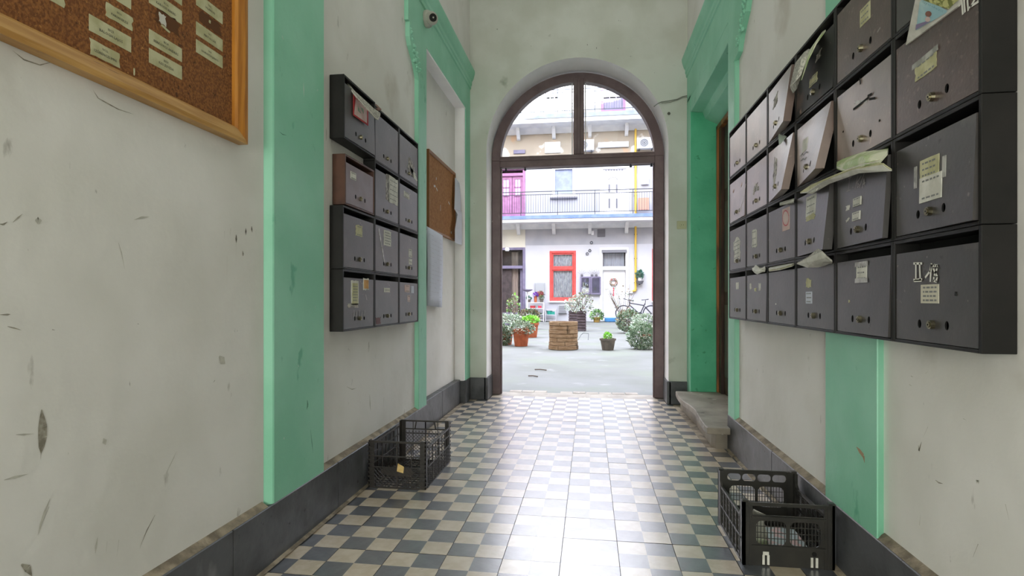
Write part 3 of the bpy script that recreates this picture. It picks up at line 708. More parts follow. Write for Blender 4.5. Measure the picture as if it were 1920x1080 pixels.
# left bank: 3 columns x 4 rows
LY = [2.333, 2.703, 3.068, 3.425]
LZ = [1.94, 1.655, 1.368, 1.083, .803]
llab = {
 (0, 0): 'near top mailbox of the left bank holding rolled newspapers and a red flyer',
 (0, 1): 'blank grey-black mailbox, middle of the top row in the left bank',
 (0, 2): 'mailbox with a torn white scrawled label, far end of the left bank top row',
 (1, 0): 'mauve-fronted brown mailbox set apart in the near column of the left bank',
 (1, 1): 'mailbox with a large taped white sheet, middle column of the left bank',
 (1, 2): 'mailbox with a small white label high on its door, far column of the left bank',
 (2, 0): 'mailbox with one tattered cream label, near column under the mauve mailbox',
 (2, 1): 'mailbox with a white sheet and diagonal clear tape, left bank centre',
 (2, 2): 'mailbox with two small square labels one above the other, far column of the left bank',
 (3, 0): 'mailbox with tall and orange cards, bottom near corner of the left bank',
 (3, 1): 'mailbox with one narrow white name strip, bottom middle of the left bank',
 (3, 2): 'mailbox with pinkish T-shaped labels, bottom far corner of the left bank'}
Lb = {}
for r_ in range(4):
    for c_ in range(3):
        z0, z1, ya, yb, fr, bm, dm = LZ[r_+1], LZ[r_]-.0015, LY[c_], LY[c_+1]-.0015, -1.085, None, None
        if (r_, c_) == (1, 0): z0, z1, ya, bm, dm, fr = 1.374, 1.602, 2.36, brownb, maroon, -1.087
        if (r_, c_) == (0, 0): z0, z1, fr, yb = 1.664, 1.948, -1.080, yb-.006
        Lb[r_, c_] = Box('L', ya, yb, z0, z1, WL+.001, fr, llab[r_, c_], 'wall mailboxes in the left bank', body_m=bm, door_m=dm,
                         warp=(0, .006, 0, 0) if (r_, c_) == (0, 0) else (0, 0, 0, 0), slot=.026)
B = Lb
B[0, 2].sticker(771, 313, .13, .085, tapeflake, torn=.4, lines=3, rot=-.25); B[0, 2].sticker(775, 326, .16, .05, paper, torn=.6, rot=-.3, name='paper_scrap')
B[1, 0].sticker(663, 330, .062, .034, paper, lines=2)
B[1, 1].sticker(738, 358, .15, .15, paper, torn=.08, lines=5, label='large taped white sheet'); B[1, 1].sticker(727, 352, .05, .15, tapeflake, torn=.2, name='tape_strip')
B[1, 2].sticker(763, 366, .10, .034, paper, lines=2, rot=-.05)
B[2, 0].sticker(674, 433, .078, .055, paper_y, lines=2, torn=.15); 
B[2, 1].sticker(727, 447, .11, .085, paper, torn=.08, lines=5); B[2, 1].sticker(716, 460, .014, .19, tape, rot=.45, name='tape_strip')
B[2, 2].sticker(770, 475, .06, .05, paper, lines=2); B[2, 2].sticker(770, 491, .06, .036, paper, lines=1)
B[3, 0].sticker(666, 549, .085, .115, paper, torn=.05, name='name_label'); B[3, 0].sticker(666, 550, .065, .095, paper_y, lines=6, thick=.002, label='tall cream printed card'); B[3, 0].sticker(662, 573, .12, .02, tapeflake, torn=.2, name='tape_strip')
B[3, 0].sticker(687, 533, .07, .06, paper, torn=.15); B[3, 0].sticker(687, 533, .055, .042, paper_o, thick=.002, name='orange_card', label='small orange and red card')
B[3, 0].strokes([[(664+k*5, 582+k % 2*3), (663+k*5, 594)] for k in range(5)]+[[(686, 553), (688, 562)]], .005, scratch, 'scratch')
B[3, 1].sticker(726, 544, .085, .024, paper, lines=1, thick=.002, label='narrow white name strip')
B[3, 2].sticker(764, 541, .09, .045, paper_p, torn=.06, lines=2, label='pinkish label'); B[3, 2].sticker(774, 543, .05, .045, paper_b); B[3, 2].sticker(767, 560, .045, .04, paper_p, lines=2)
B[3, 1].sticker(710, 602, .07, .04, M('reddish_rust', '5a3433', .6), torn=.4, name='rust_patch')

# ================================================================== papers stuck in the mailboxes
def weld(o, smooth=False):
    b = bmesh.new(); b.from_mesh(o.data); bmesh.ops.remove_doubles(b, verts=b.verts, dist=.0002)
    for f in b.faces: f.smooth = smooth
    b.to_mesh(o.data); b.free()
def sheet(name, label, cat, rows, mt, thick=.0025, parent=None, layers=1, gap=.0035, extra=None, group=None):
    """rows: grid of world points"""
    m = MB()
    for q in range(layers):
        off = Vector((0, 0, -gap*q)); mm = mt[q % len(mt)] if isinstance(mt, list) else mt
        for i in range(len(rows)-1):
            for j in range(len(rows[i])-1):
                m.face([Vector(rows[i][j])+off, Vector(rows[i][j+1])+off, Vector(rows[i+1][j+1])+off, Vector(rows[i+1][j])+off], mm)
    c_ = Vector(rows[0][0])
    o = m.build(name, parent, smooth=False, loc=None if parent else c_, fix=False)
    weld(o); md = o.modifiers.new('thick', 'SOLIDIFY'); md.thickness = thick; md.offset = 0
    if label: tag(o, label, cat, group)
    return o
def wp(px, py, X): y, z = PX(px, py, X); return (X, y, z)
# newspaper rolled out of the third/fourth boxes of the right bank, top row
sheet('newspaper', 'grey-white folded newspaper hanging out beside the scorched mailbox', 'newspaper',
      [[wp(1508, 98, .83), wp(1516, 92, .83), wp(1520, 93, .83)], [wp(1492, 118, .795), wp(1503, 112, .78), wp(1512, 108, .795)], [wp(1482, 160, .775), wp(1492, 150, .76), wp(1502, 138, .775)], [wp(1487, 172, .78), wp(1494, 163, .77), wp(1498, 150, .78)]], [news, paper], layers=3)
sheet('flyer', 'yellow-green flyer curling down from the scorched mailbox slot', 'flyer',
      [[wp(1542, 60, .84), wp(1548, 56, .84)], [wp(1520, 92, .815), wp(1531, 80, .80)], [wp(1508, 116, .80), wp(1516, 110, .785)], [wp(1499, 150, .795), wp(1503, 148, .785)]], green_fly, layers=2)
# bent top flap already part of burnt door; long green flyer out of the fifth box
sheet('flyer', 'long green printed flyer poking out above the II.16/A mailbox', 'flyer',
      [[wp(1570, 300, .835), wp(1620, 282, .835), wp(1666, 278, .835)], [wp(1569, 312, .80), wp(1618, 294, .785), wp(1664, 284, .80)], [wp(1585, 318, .79), wp(1625, 305, .775), wp(1650, 300, .79)]], [green_fly, paper], layers=3, gap=.004)
sheet('leaflet', 'cream leaflet drooping left from under the long green flyer', 'leaflet',
      [[wp(1500, 361, .80), wp(1512, 360, .79), wp(1522, 362, .80)], [wp(1522, 346, .80), wp(1545, 338, .775), wp(1556, 342, .79)], [wp(1580, 322, .80), wp(1600, 316, .765), wp(1612, 322, .775)], [wp(1640, 304, .82), wp(1655, 306, .77), wp(1672, 318, .775)]], [paper_y, paper], layers=2)
sheet('leaflet', 'pale rolled leaflet tip showing in the slot of the fourth bent mailbox', 'leaflet',
      [[wp(1511, 352, .83), wp(1540, 338, .83)], [wp(1514, 358, .80), wp(1538, 347, .79)], [wp(1520, 360, .79), wp(1530, 356, .785)]], paper, layers=2)
# magazine
mag = [[(.85,)+PX(1700, 76, .85), (.85,)+PX(1792, 8, .85)], [(.80,)+PX(1703, 60, .80), (.80,)+PX(1797, -12, .80)], [(.77,)+PX(1716, 0, .77), (.77,)+PX(1800, -40, .77)]]
def magazine():
    T = thing('magazine', (.82, 1.5, 1.62), 'folded magazine with a child on a pale blue page, pushed into a near mailbox', 'magazine')
    A = Vector(wp(1699, 80, .815)); Bv = Vector(wp(1797, 6, .815)); C = Vector(wp(1722, -30, .765)); D = Bv+(C-A)
    def Q(s, t, w_=0):
        p = A.lerp(Bv, s).lerp(C.lerp(D, s), t); return p+Vector((-w_, 0, 0))
    m = MB(); m.hexa([Q(0, -.05), Q(1, -.05), Q(1, -.05, -.006), Q(0, -.05, -.006), Q(0, 1), Q(1, 1), Q(1, 1, -.006), Q(0, 1, -.006)], paper); m.build('pages', T)
    def patch(nm, pts, mt, w_, k_=1):
        w_ = w_*2
        mm = MB(); mm.face([Q(s, t, w_) for s, t in pts], mt); return mm.build(nm, T, fix=False)
    def inv(px, py):   # pixel -> s,t on the page plane
        n = (Bv-A).cross(C-A); d_ = _ray(px, py); o_ = Vector((0, 0, H)); t_ = n.dot(A-o_)/n.dot(d_); P_ = o_+d_*t_
        e1, e2 = Bv-A, C-A; a11, a12, a22 = e1.dot(e1), e1.dot(e2), e2.dot(e2); b1, b2 = e1.dot(P_-A), e2.dot(P_-A); dt = a11*a22-a12*a12
        return ((b1*a22-b2*a12)/dt, (b2*a11-b1*a12)/dt)
    patch('picture', [inv(*p) for p in ((1719, 57), (1726, 4), (1733, -6), (1778, 20), (1776, 24))], cyanp, .001)
    patch('striped_band', [inv(*p) for p in ((1733, 0), (1742, -14), (1800, 0), (1793, 5), (1781, 17), (1770, 14))], yellowp, .0013)
    patch('purple_band', [inv(*p) for p in ((1719, 56), (1720, 46), (1738, 40), (1748, 39), (1744, 42))], purplep, .0016)
    cx, cy = 1743.5, 26
    patch('portrait', [inv(cx+6*math.cos(k*math.pi/6), cy+5.5*math.sin(k*math.pi/6)) for k in range(12)], face_p, .0016)
    patch('portrait', [inv(cx-1+5*math.cos(k*math.pi/6), cy+10+5*math.sin(k*math.pi/6)) for k in range(12)], paper_p, .0018)
    vs, fs = text_polys('Gyerekeink', 1.0); mm = MB()
    a, b_ = inv(1731, 4), inv(1770, 23)
    w0 = max(v[0] for v in vs)-min(v[0] for v in vs)
    ds, dt = b_[0]-a[0], b_[1]-a[1]
    up0, up1 = inv(1750, 12), inv(1752, 5)
    us_, ut_ = up1[0]-up0[0], up1[1]-up0[1]
    mi_ = min(v[0] for v in vs)
    for f in fs: mm.face([Q(a[0]+ds*(vs[i][0]-mi_)/w0+us_*(vs[i][1]+.2), a[1]+dt*(vs[i][0]-mi_)/w0+ut_*(vs[i][1]+.2), .002) for i in f], M('teal_ink', '4f8fa0', .7))
    mm.build('headline', T, fix=False)
magazine()
sheet('newspaper', 'folded newspaper corner lying across the slot above the bluish-card mailbox', 'newspaper',
      [[wp(1494, 493, .80), wp(1515, 500, .80), wp(1535, 499, .815), wp(1560, 492, .83)], [wp(1516, 481, .785), wp(1528, 487, .78), wp(1545, 488, .79), wp(1561, 489, .82)], [wp(1534, 466, .78), wp(1540, 470, .775), wp(1550, 480, .78), wp(1560, 488, .80)]], [news, paper], layers=2)
sheet('leaflet', 'flattened white leaflets sticking from the slot below the pink-card mailbox', 'leaflet',
      [[wp(1441, 502, .83), wp(1465, 497, .83), wp(1490, 493, .83)], [wp(1442, 506, .81), wp(1462, 503, .80), wp(1485, 496, .81)]], [paper, paper_y], layers=3)
sheet('leaflet', 'crumpled white plastic mailer in the slot of the second bottom mailbox', 'leaflet',
      [[wp(1410, 500, .83), wp(1418, 497, .82), wp(1425, 501, .83), wp(1434, 496, .83)], [wp(1411, 506, .81), wp(1418, 509, .80), wp(1426, 505, .805), wp(1435, 504, .81)], [wp(1416, 511, .805), wp(1420, 513, .80), wp(1428, 509, .80), wp(1434, 508, .81)]], paper, layers=2)
sheet('leaflet', 'thin folded leaflet edge in the slot above the pink-card mailbox', 'leaflet',
      [[wp(1462, 380, .83), wp(1490, 372, .83)], [wp(1462, 384, .80), wp(1488, 378, .80)]], [paper, news], layers=2)
sheet('leaflet', 'pale triangular paper tip hanging below the scribbled-tape mailbox', 'leaflet',
      [[wp(1459, 248, .825), wp(1475, 256, .825)], [wp(1460, 262, .81), wp(1470, 262, .81)], [wp(1461, 271, .80), wp(1463, 270, .80)]], M('greyish_paper', 'a9b3a8', .7), layers=1)
# left bank newspapers
sheet('newspaper', 'rolled newspapers wedged in the near top mailbox of the left bank', 'newspaper',
      [[wp(648, 150, -1.12), wp(652, 158, -1.10)], [wp(664, 170, -1.075), wp(669, 180, -1.055)], [wp(683, 187, -1.05), wp(688, 201, -1.035)], [wp(699, 202, -1.035), wp(705, 220, -1.02)], [wp(713, 212, -1.03), wp(709, 222, -1.02)]], [news, paper], layers=3, gap=.005)
fT = thing('flyer', wp(676, 205, -1.075), 'red-bordered white flyer hanging down from the rolled newspapers', 'flyer')
m = MB(); q = [wp(662, 172, -1.078), wp(690, 197, -1.072), wp(690, 236, -1.07), wp(662, 216, -1.078)]
m.face(q, red); o_ = m.build('border', fT, fix=False); o_.modifiers.new('t', 'SOLIDIFY').thickness = .002
m = MB(); q = [wp(667, 185, -1.0725), wp(688, 203, -1.0685), wp(688, 231, -1.0665), wp(664, 214, -1.0745)]; m.face(q, paper_p); m.build('picture', fT, fix=False)
m = MB(); m.face([wp(671, 196, -1.0715), wp(682, 205, -1.0685), wp(682, 217, -1.0685), wp(671, 208, -1.0715)], leaf_g); m.build('print_patch', fT, fix=False)
sheet('leaflet', 'reddish brown leaflet lying on top of the left mailbox bank', 'leaflet',
      [[wp(697, 192, -1.12), wp(706, 196, -1.12)], [wp(704, 202, -1.09), wp(713, 203, -1.09)], [wp(709, 206, -1.075), wp(715, 205, -1.075)]], M('brown_leaflet', '7a5a50', .7), layers=2)

# ================================================================== cork boards
def corkboard(name, wall, y0, y1, z0, z1, fw, dep, mats, cm, label, plane_w):
    T = thing(name, (wall, (y0+y1)/2, z0), label, 'notice board')
    x0, x1 = wall+.001, wall+dep
    m = MB(); m.box(x0, x0+plane_w, y0+fw*.5, y1-fw*.5, z0+fw*.5, z1-fw*.5, cm); m.build('cork_panel', T)
    h = mats[0]; v = mats[1]
    def bar_(y_a, y_b, z_a, z_b, mt, hor):
        mm = MB()
        if hor:
            zi = z_b if z_a == z0 else z_a; zo = z_a if z_a == z0 else z_b; sg = 1 if z_a == z0 else -1
            prof = [(x0, zo), (x1, zo), (x1, zo+sg*fw*.3), (x1-dep*.25, zo+sg*fw*.85), (x1-dep*.45, zi), (x0, zi)]
            # mitred ends
            def end(yo, s_): return [(p[0], yo+s_*abs(p[1]-zo), p[1]) for p in prof]
            a, b_ = end(y_a, 1), end(y_b, -1)
        else:
            yo, yi = (y_a, y_b) if y_a == y0 else (y_b, y_a); sg = 1 if yo == y0 else -1
            prof = [(x0, 0), (x1, 0), (x1, fw*.3), (x1-dep*.25, fw*.85), (x1-dep*.45, fw), (x0, fw)]
            a = [(p[0], yo+sg*p[1], z_a+p[1]) for p in prof]; b_ = [(p[0], yo+sg*p[1], z_b-p[1]) for p in prof]
        n = len(a)
        mm.face(a, mt); mm.face(b_, mt)
        for k in range(n): j = (k+1) % n; mm.face([a[k], a[j], b_[j], b_[k]], mt)
        mm.build('frame_bar', T)
    bar_(y0, y1, z0, z0+fw, h, True); bar_(y0, y1, z1-fw, z1, h, True)
    bar_(y0, y0+fw, z0, z1, v, False); bar_(y1-fw, y1, z0, z1, v, False)
    return T
cb = corkboard('cork_board', WL, .35, 1.688, 1.457, 2.20, .047, .034, (oakl, oako), cork, 'large wood-framed cork board with rows of tenants name cards, near left', .008)
names = {(0, 0): ('II/6.', 'VARGA ENDRE'), (0, 1): ('II/10.', 'KOVÁCS LÁSZLÓ'), (1, 0): ('III/22.', 'SZALAI ERZSÉBET'), (1, 1): ('III/23.', 'BALOGH LAJOS'), (1, 2): ('IV/22.', 'SZŐRÉNCZI IMRE'),
         (2, 0): ('III/25.', 'KÁROLYI ÁRPÁD'), (2, 1): ('III/28.', 'BERKOVICS ANDRÁS'), (2, 2): ('III/29.', 'KISS ZSUZSA'), (3, 0): ('IV/5.', 'SALAMON'), (3, 1): ('IV/7.', 'MATUSCSÁK'), (3, 2): ('IV/8.', 'HORVÁTH JÁNOS')}
ccx = WL+.0085
def card(yc, zc, w_, h_, lines, torn=0, mt=paper_y, rot=0, nm='name_card', size=.0095):
    rn = random.Random(int(yc*1000+zc*77)); m = MB()
    bo = [(-w_/2+w_*k/6, -h_/2) for k in range(6)]+[(w_/2, -h_/2+h_*k/4) for k in range(4)]+[(w_/2-w_*k/6, h_/2) for k in range(6)]+[(-w_/2, h_/2-h_*k/4) for k in range(4)]
    if torn: bo = [(x*(1+rn.uniform(-torn, 0)), y*(1+rn.uniform(-torn, 0))) for x, y in bo]
    cr, sr = math.cos(rot), math.sin(rot)
    lift = .0009 if nm == 'card_scrap' else 0
    def Q(x, y, t): return (ccx+t+lift, yc+x*cr-y*sr, zc+x*sr+y*cr)
    m.face([Q(x, y, .0012) for x, y in bo], mt)
    for k in range(len(bo)): a, b_ = bo[k], bo[(k+1) % len(bo)]; m.face([Q(*a, .0012), Q(*b_, .0012), Q(*b_, 0), Q(*a, 0)], mt)
    for k, tx in enumerate(lines):
        if not tx: continue
        sz = size if k else size*.9
        vs, fs = text_polys(tx, sz); y = .0065-k*.0115
        for f in fs: m.face([Q(vs[i][0], vs[i][1]+y, .0018) for i in f], M('card_ink', '26282c', .8))
    m.build(nm, cb, fix=False)
cw, ch = .118, .038
for (yc, zcs) in ((1.186, [(1.639+.053, 'a0'), (1.639, 'a'), (1.586, 'b'), (1.532, 'c')]), (1.361, [(1.740, 'd'), (1.687, 'd1'), (1.636, 'e'), (1.584, 'f')]), (1.536, [(1.796, 'g0'), (1.743, 'g'), (1.690, 'h')]), (1.01, [(1.60, 'z'), (1.652, 'z2'), (1.705, 'z3')])):
    pass
card(1.186, 1.586, cw, ch, names[1, 1])
card(1.170, 1.532, .085, ch, names[1, 2], torn=.12, size=.0082)
card(1.210, 1.640, .085, ch, ('III/20.', 'KARSAI ERZSI'), torn=.15, size=.0082)
card(1.186, 1.694, cw, ch, ('III/19.', 'FEHÉR MÁRIA'))
card(1.361, 1.742, cw, ch, ('III/26.', 'KÁROLYI ÁRPÁD'))
card(1.361, 1.795, cw, ch, ('III/25.', 'LUKÁCS PÁL'))
card(1.361, 1.636, cw, ch, names[2, 1]); card(1.361, 1.586, cw, ch, names[2, 2])
card(1.347, 1.702, .028, .032, (), torn=.4, nm='card_scrap', mt=paper); card(1.358, 1.682, .035, .007, (), torn=.3, nm='card_scrap', rot=-.2)
card(1.536, 1.742, cw, ch, names[3, 1]); card(1.536, 1.690, cw, ch, names[3, 2]); card(1.536, 1.828, cw, ch, names[3, 0])
card(1.535, 1.788, .008, .01, (), torn=.3, nm='card_scrap')
card(1.01, 1.604, cw, ch, ('II/14.', 'NAGY ISTVÁNNÉ'), torn=.1, size=.0085); card(1.01, 1.66, cw, ch, ('II/13.', 'TAKÁCS ZOLTÁN'))
card(1.254, 1.523, .004, .02, (), torn=.3, nm='card_scrap')
card(1.365, 1.705, .10, .045, (), torn=.3, nm='dark_glue_patch', mt=M('glue_stained_cork', '5c3716', .9)); card(1.54, 1.785, .11, .04, (), torn=.3, nm='dark_glue_patch', mt=MATS['glue_stained_cork'])
c2 = corkboard('cork_board', -1.215, 4.035, 4.86, 1.465, 2.075, .022, .022, (M('brown_thin_frame', '8a5a2e', .5), MATS['brown_thin_frame']), cork2, 'small brown cork board almost empty, in the niche on the left wall', .008)
m = MB(); ccx2 = -1.215+.0105
for (px, py, w_, h_, r_) in ((815, 349, .05, .016, .1), (819, 355, .04, .012, -.5), (842, 381, .05, .014, -.3), (818, 335, .015, .02, 0), (846, 436, .03, .02, 0), (826, 390, .008, .05, 0)):
    y, z = PX(px, py, -1.205); a, b_ = math.cos(r_), math.sin(r_)
    m.face([(ccx2, y+x_*w_/2*a-z_*h_/2*b_, z+x_*w_/2*b_+z_*h_/2*a) for x_, z_ in ((-1, -1), (1, -1), (1, 1), (-1, 1))], paper)
m.build('paper_scrap', c2, fix=False)
# hanging sheets
def hang(px0, px1, pyt, pyb, X, label, mt, curl=.01, skew=0, n=8, lines=10):
    T0 = thing('paper_notice', (X,)+PX((px0+px1)/2, pyt, X), label, 'notice')
    ya, zt = PX(px0, pyt, X); yb, _ = PX(px1, pyt+6, X); zb = PX(px0, pyb, X)[1]
    m = MB(); ml = MB()
    def Q(s, t, o=0): return (X+curl*math.sin(t*3.0+s*.6)+o, ya+(yb-ya)*s+skew*t, zt+(zb-zt)*t-.02*s)
    for i in range(n):
        for j in range(4): m.face([Q(j/4, i/n), Q((j+1)/4, i/n), Q((j+1)/4, (i+1)/n), Q(j/4, (i+1)/n)], mt)
    o = m.build('sheet', T0, smooth=True, fix=False); weld(o, True); o.modifiers.new('t', 'SOLIDIFY').thickness = .001
    rn = random.Random(5)
    for k in range(lines):
        t = .08+.84*k/max(1, lines-1); 
        for j in range(5):
            if rn.random() < .75: ml.face([Q(.1+j*.17, t, .0014), Q(.1+j*.17+.13, t, .0014), Q(.1+j*.17+.13, t+.004, .0014), Q(.1+j*.17, t+.004, .0014)], M('pale_ink', 'b4b4be', .8))
    if lines: ml.build('printed_lines', T0, fix=False)
    return T0
hang(800, 829, 424, 573, -1.182, 'long white printed sheet hanging below the small cork board', paper_b, .006, 0, 8, 16)
sheet('paper_notice', 'curled translucent sheet hanging off the far edge of the small cork board', 'notice',
      [[wp(853, 333, -1.19), wp(863, 345, -1.17)], [wp(853, 360, -1.185), wp(864, 368, -1.16)], [wp(852, 392, -1.18), wp(864, 394, -1.15)], [wp(858, 402, -1.17), wp(866, 400, -1.15)], [wp(853, 430, -1.17), wp(866, 428, -1.14)], [wp(853, 455, -1.17), wp(866, 460, -1.145)]], paper_b, layers=1, thick=.0012)

# ================================================================== small fittings
sc = thing('security_camera', (XL, 3.70, 2.87), 'small white dome security camera on the green lintel at upper left', 'camera')
m = MB(); m.lathe((XL, 3.70, 2.875), [(.055, .0), (.058, .02), (.050, .04), (.03, .05)], camw, 20, 'x'); m.build('base', sc, smooth=False, bevel=.002)
dv = Vector((.62, -.75, -.22)).normalized(); hc = Vector((XL+.045, 3.685, 2.868))
m = MB()
for a, b_, r0, r1 in ((-.03, -.01, .030, .042), (-.01, .02, .042, .044), (.02, .032, .044, .036)): m.bar(hc+dv*a, hc+dv*b_, r0, camw, 18, r2=r1)
m.build('housing', sc)
m = MB(); m.bar(hc+dv*.03, hc+dv*.040, .026, lens, 16); m.bar(hc+dv*.0405, hc+dv*.042, .006, camw, 10); m.build('lens', sc)
cab = thing('cable', (.75, YE-.005, 2.75), 'thin grey cable running from the arch to the right corner', 'cable')
m = MB(); pts = [PY(x, y, YE-.006) for x, y in ((1226, 200), (1232, 195), (1240, 191), (1255, 189), (1270, 186), (1280, 181), (1290, 179))]
m.path([(x, YE-.006, z) for x, z in pts], .004, cable_m, 6); m.path([(x, YE-.008, z-.012-.004*math.sin(k*2)) for k, (x, z) in enumerate(pts[2:])], .0028, cable_m, 5); m.build('wire', cab)
m = MB(); x, z = PY(1254, 213, YE-.004); m.lathe((x, YE-.008, z), [(.012, -.004), (.014, 0), (.01, .008)], M('dark_cap', '55564e', .6), 10, 'y'); tag(m.build('cable_clip', loc=(x, YE, z), fix=True), 'small dark cap on the end wall beside the arch', 'wall cap')
x, z = PY(1278, 422, YE); sw = thing('wall_socket', (x, YE, z), 'yellowed socket plate on the end wall right of the gateway', 'socket')
m = MB(); m.box(x-.042, x+.042, YE-.008, YE-.0005, z-.036, z+.036, switch_m); m.build('plate', sw, bevel=.003)
m = MB(); m.lathe((x+.005, YE-.012, z), [(.021, 0), (.023, .004)], switch_m, 14, 'y'); m.build('insert', sw)
m = MB(); [m.lathe((x+.005+dx, YE-.0135, z), [(.003, 0), (.003, .002)], dark, 8, 'y') for dx in (-.009, .009)]; m.build('pin_hole', sw)

# ================================================================== crates
def panel_pts(o, e, n_):    # origin, along, up=z
    return lambda s, z: Vector((o[0]+e[0]*s, o[1]+e[1]*s, o[2]+z))
def crateL():
    x0, x1, y0, y1, h = -1.103, -.806, 2.665, 3.150, .238
    T = thing('plastic_crate', ((x0+x1)/2, (y0+y1)/2, 0), 'empty black crate with diamond mesh sides and a yellow tag, against the left wall', 'crate')
    pl = plastic; t = .006
    for x, y in ((x0, y0), (x1, y0), (x0, y1), (x1, y1)):
        m = MB(); sx = 1 if x == x0 else -1; sy = 1 if y == y0 else -1
        m.box(x, x+sx*.030, y, y+sy*.005, 0, h, pl); m.box(x, x+sx*.005, y, y+sy*.030, 0, h, pl)
        for k in range(11): z = .012+k*.021; m.box(x-sx*.003, x+sx*.030, y-sy*.003, y+sy*.004, z, z+.007, pl)
        m.build('corner_post', T)
    def side(a, b, top, short, dip=0):
        a, b = Vector(a), Vector(b); L_ = (b-a).length; e = (b-a)/L_
        def P(s, z): return (a.x+e.x*s, a.y+e.y*s, z)
        m = MB()
        for z, r in ((.004, .005), (.105, .0035), (.16, .0035), (top, .006)): m.bar(P(.028, z), P(L_-.028, z), r, pl)
        n = 2 if short else 4
        for k in range(1, n*2):
            s = L_*k/(n*2); m.bar(P(s, .004), P(s, top), .0028 if k % 2 else .004, pl)
        # diamond lattice
        step = .020; lo, hi = .004, (.100 if short != 2 else .175)
        k = 0; s = .02-hi
        while s < L_:
            for dr in (1, -1):
                p0 = s if dr == 1 else s+(hi-lo); p1 = s+(hi-lo) if dr == 1 else s
                q0, q1, z0, z1 = p0, p1, lo, hi
                smin, smax = .02, L_-.02
                def clip(q0, z0, q1, z1):
                    pts = []
                    if (q0 < smin and q1 < smin) or (q0 > smax and q1 > smax): return None
                    def at(sv): f = (sv-q0)/(q1-q0); return (sv, z0+(z1-z0)*f)
                    A = (q0, z0) if smin <= q0 <= smax else at(smin if q0 < smin else smax)
                    B_ = (q1, z1) if smin <= q1 <= smax else at(smin if q1 < smin else smax)
                    return A, B_
                c_ = clip(q0, z0, q1, z1)
                if c_: m.bar(P(*c_[0]), P(*c_[1]), .0015, pl, cap=False)
            s += step
        if short == 2:   # hand-hold row along the top of the far end
            m.bar(P(.028, .185), P(L_-.028, .185), .005, pl)
            m.bar(P(L_*.32, top), P(L_*.29, .185), .005, pl); m.bar(P(L_*.68, top), P(L_*.71, .185), .005, pl); m.bar(P(L_*.5, top), P(L_*.5, .185), .004, pl)
        if short == 1:   # solid logo plate
            c0 = L_*.5; N_ = 16
            m.face([(P(c0+.085*math.cos(q/N_*2*math.pi), .085+.024*math.sin(q/N_*2*math.pi))) for q in range(N_)], pl)
        m.build('end_wall' if short else 'side_wall', T, fix=False)
    side((x0, y0, 0), (x1, y0, 0), h-.006, 1); side((x0, y1, 0), (x1, y1, 0), h-.006, 2)
    side((x1, y0, 0), (x1, y1, 0), .205, 0); side((x0, y0, 0), (x0, y1, 0), .205, 0)
    m = MB()
    for k in range(1, 9): x = x0+(x1-x0)*k/9; m.box(x-.0015, x+.0015, y0+.005, y1-.005, .003, .010, pl)
    for k in range(1, 15): y = y0+(y1-y0)*k/15; m.box(x0+.005, x1-.005, y-.0015, y+.0015, .003, .010, pl)
    for s_ in (0, 1):
        for k in range(-6, 10): 
            pass
    m.build('base_grid', T)
    m = MB(); c0 = (x0+x1)/2+.012; 
    m.face([(c0-.012, y0-.004, .088), (c0+.022, y0-.004, .080), (c0+.026, y0-.004, .112), (c0-.006, y0-.004, .128)], M('yellow_tag', 'c2a05a', .7, col2='d0b478', scale=30)); o = m.build('tag', T, fix=False); o.modifiers.new('t', 'SOLIDIFY').thickness = .001
crateL()
def rrect(cx, cz, w_, h_, r, n=5):
    pts = []
    for sx, sz, a0 in ((1, 1, 0), (-1, 1, 90), (-1, -1, 180), (1, -1, 270)):
        for k in range(n+1):
            a = math.radians(a0+90*k/n); pts.append((cx+sx*(w_/2-r)+r*math.cos(a), cz+sz*(h_/2-r)+r*math.sin(a)))
    return pts
def holed(outer, holes, P, th, m, mt):
    """flat plate with rounded holes: outer rect (s0,s1,z0,z1)"""
    bm = bmesh.new(); edges = []
    def loop(pts):
        vs = [bm.verts.new((p[0], p[1], 0)) for p in pts]
        for i in range(len(vs)): edges.append(bm.edges.new((vs[i], vs[(i+1) % len(vs)])))
    s0, s1, z0, z1 = outer; loop([(s0, z0), (s1, z0), (s1, z1), (s0, z1)])
    for h in holes: loop(h)
    bmesh.ops.triangle_fill(bm, use_beauty=True, use_dissolve=False, edges=edges)
    bm.verts.index_update()
    def inside(c):
        for h in holes:
            n = len(h); ins = False; j = n-1
            for i in range(n):
                if (h[i][1] > c.y) != (h[j][1] > c.y) and c.x < (h[j][0]-h[i][0])*(c.y-h[i][1])/(h[j][1]-h[i][1])+h[i][0]: ins = not ins
                j = i
            if ins: return True
        return False
    for f in bm.faces:
        if inside(f.calc_center_median()): continue
        pts = [(v.co.x, v.co.y) for v in f.verts]
        m.face([P(p[0], p[1], 0) for p in pts], mt); m.face([P(p[0], p[1], th) for p in reversed(pts)], mt)
    for h in holes+[[(s0, z0), (s1, z0), (s1, z1), (s0, z1)]]:
        for i in range(len(h)):
            a, b_ = h[i], h[(i+1) % len(h)]; m.face([P(*a, 0), P(*b_, 0), P(*b_, th), P(*a, th)], mt)
    bm.free()
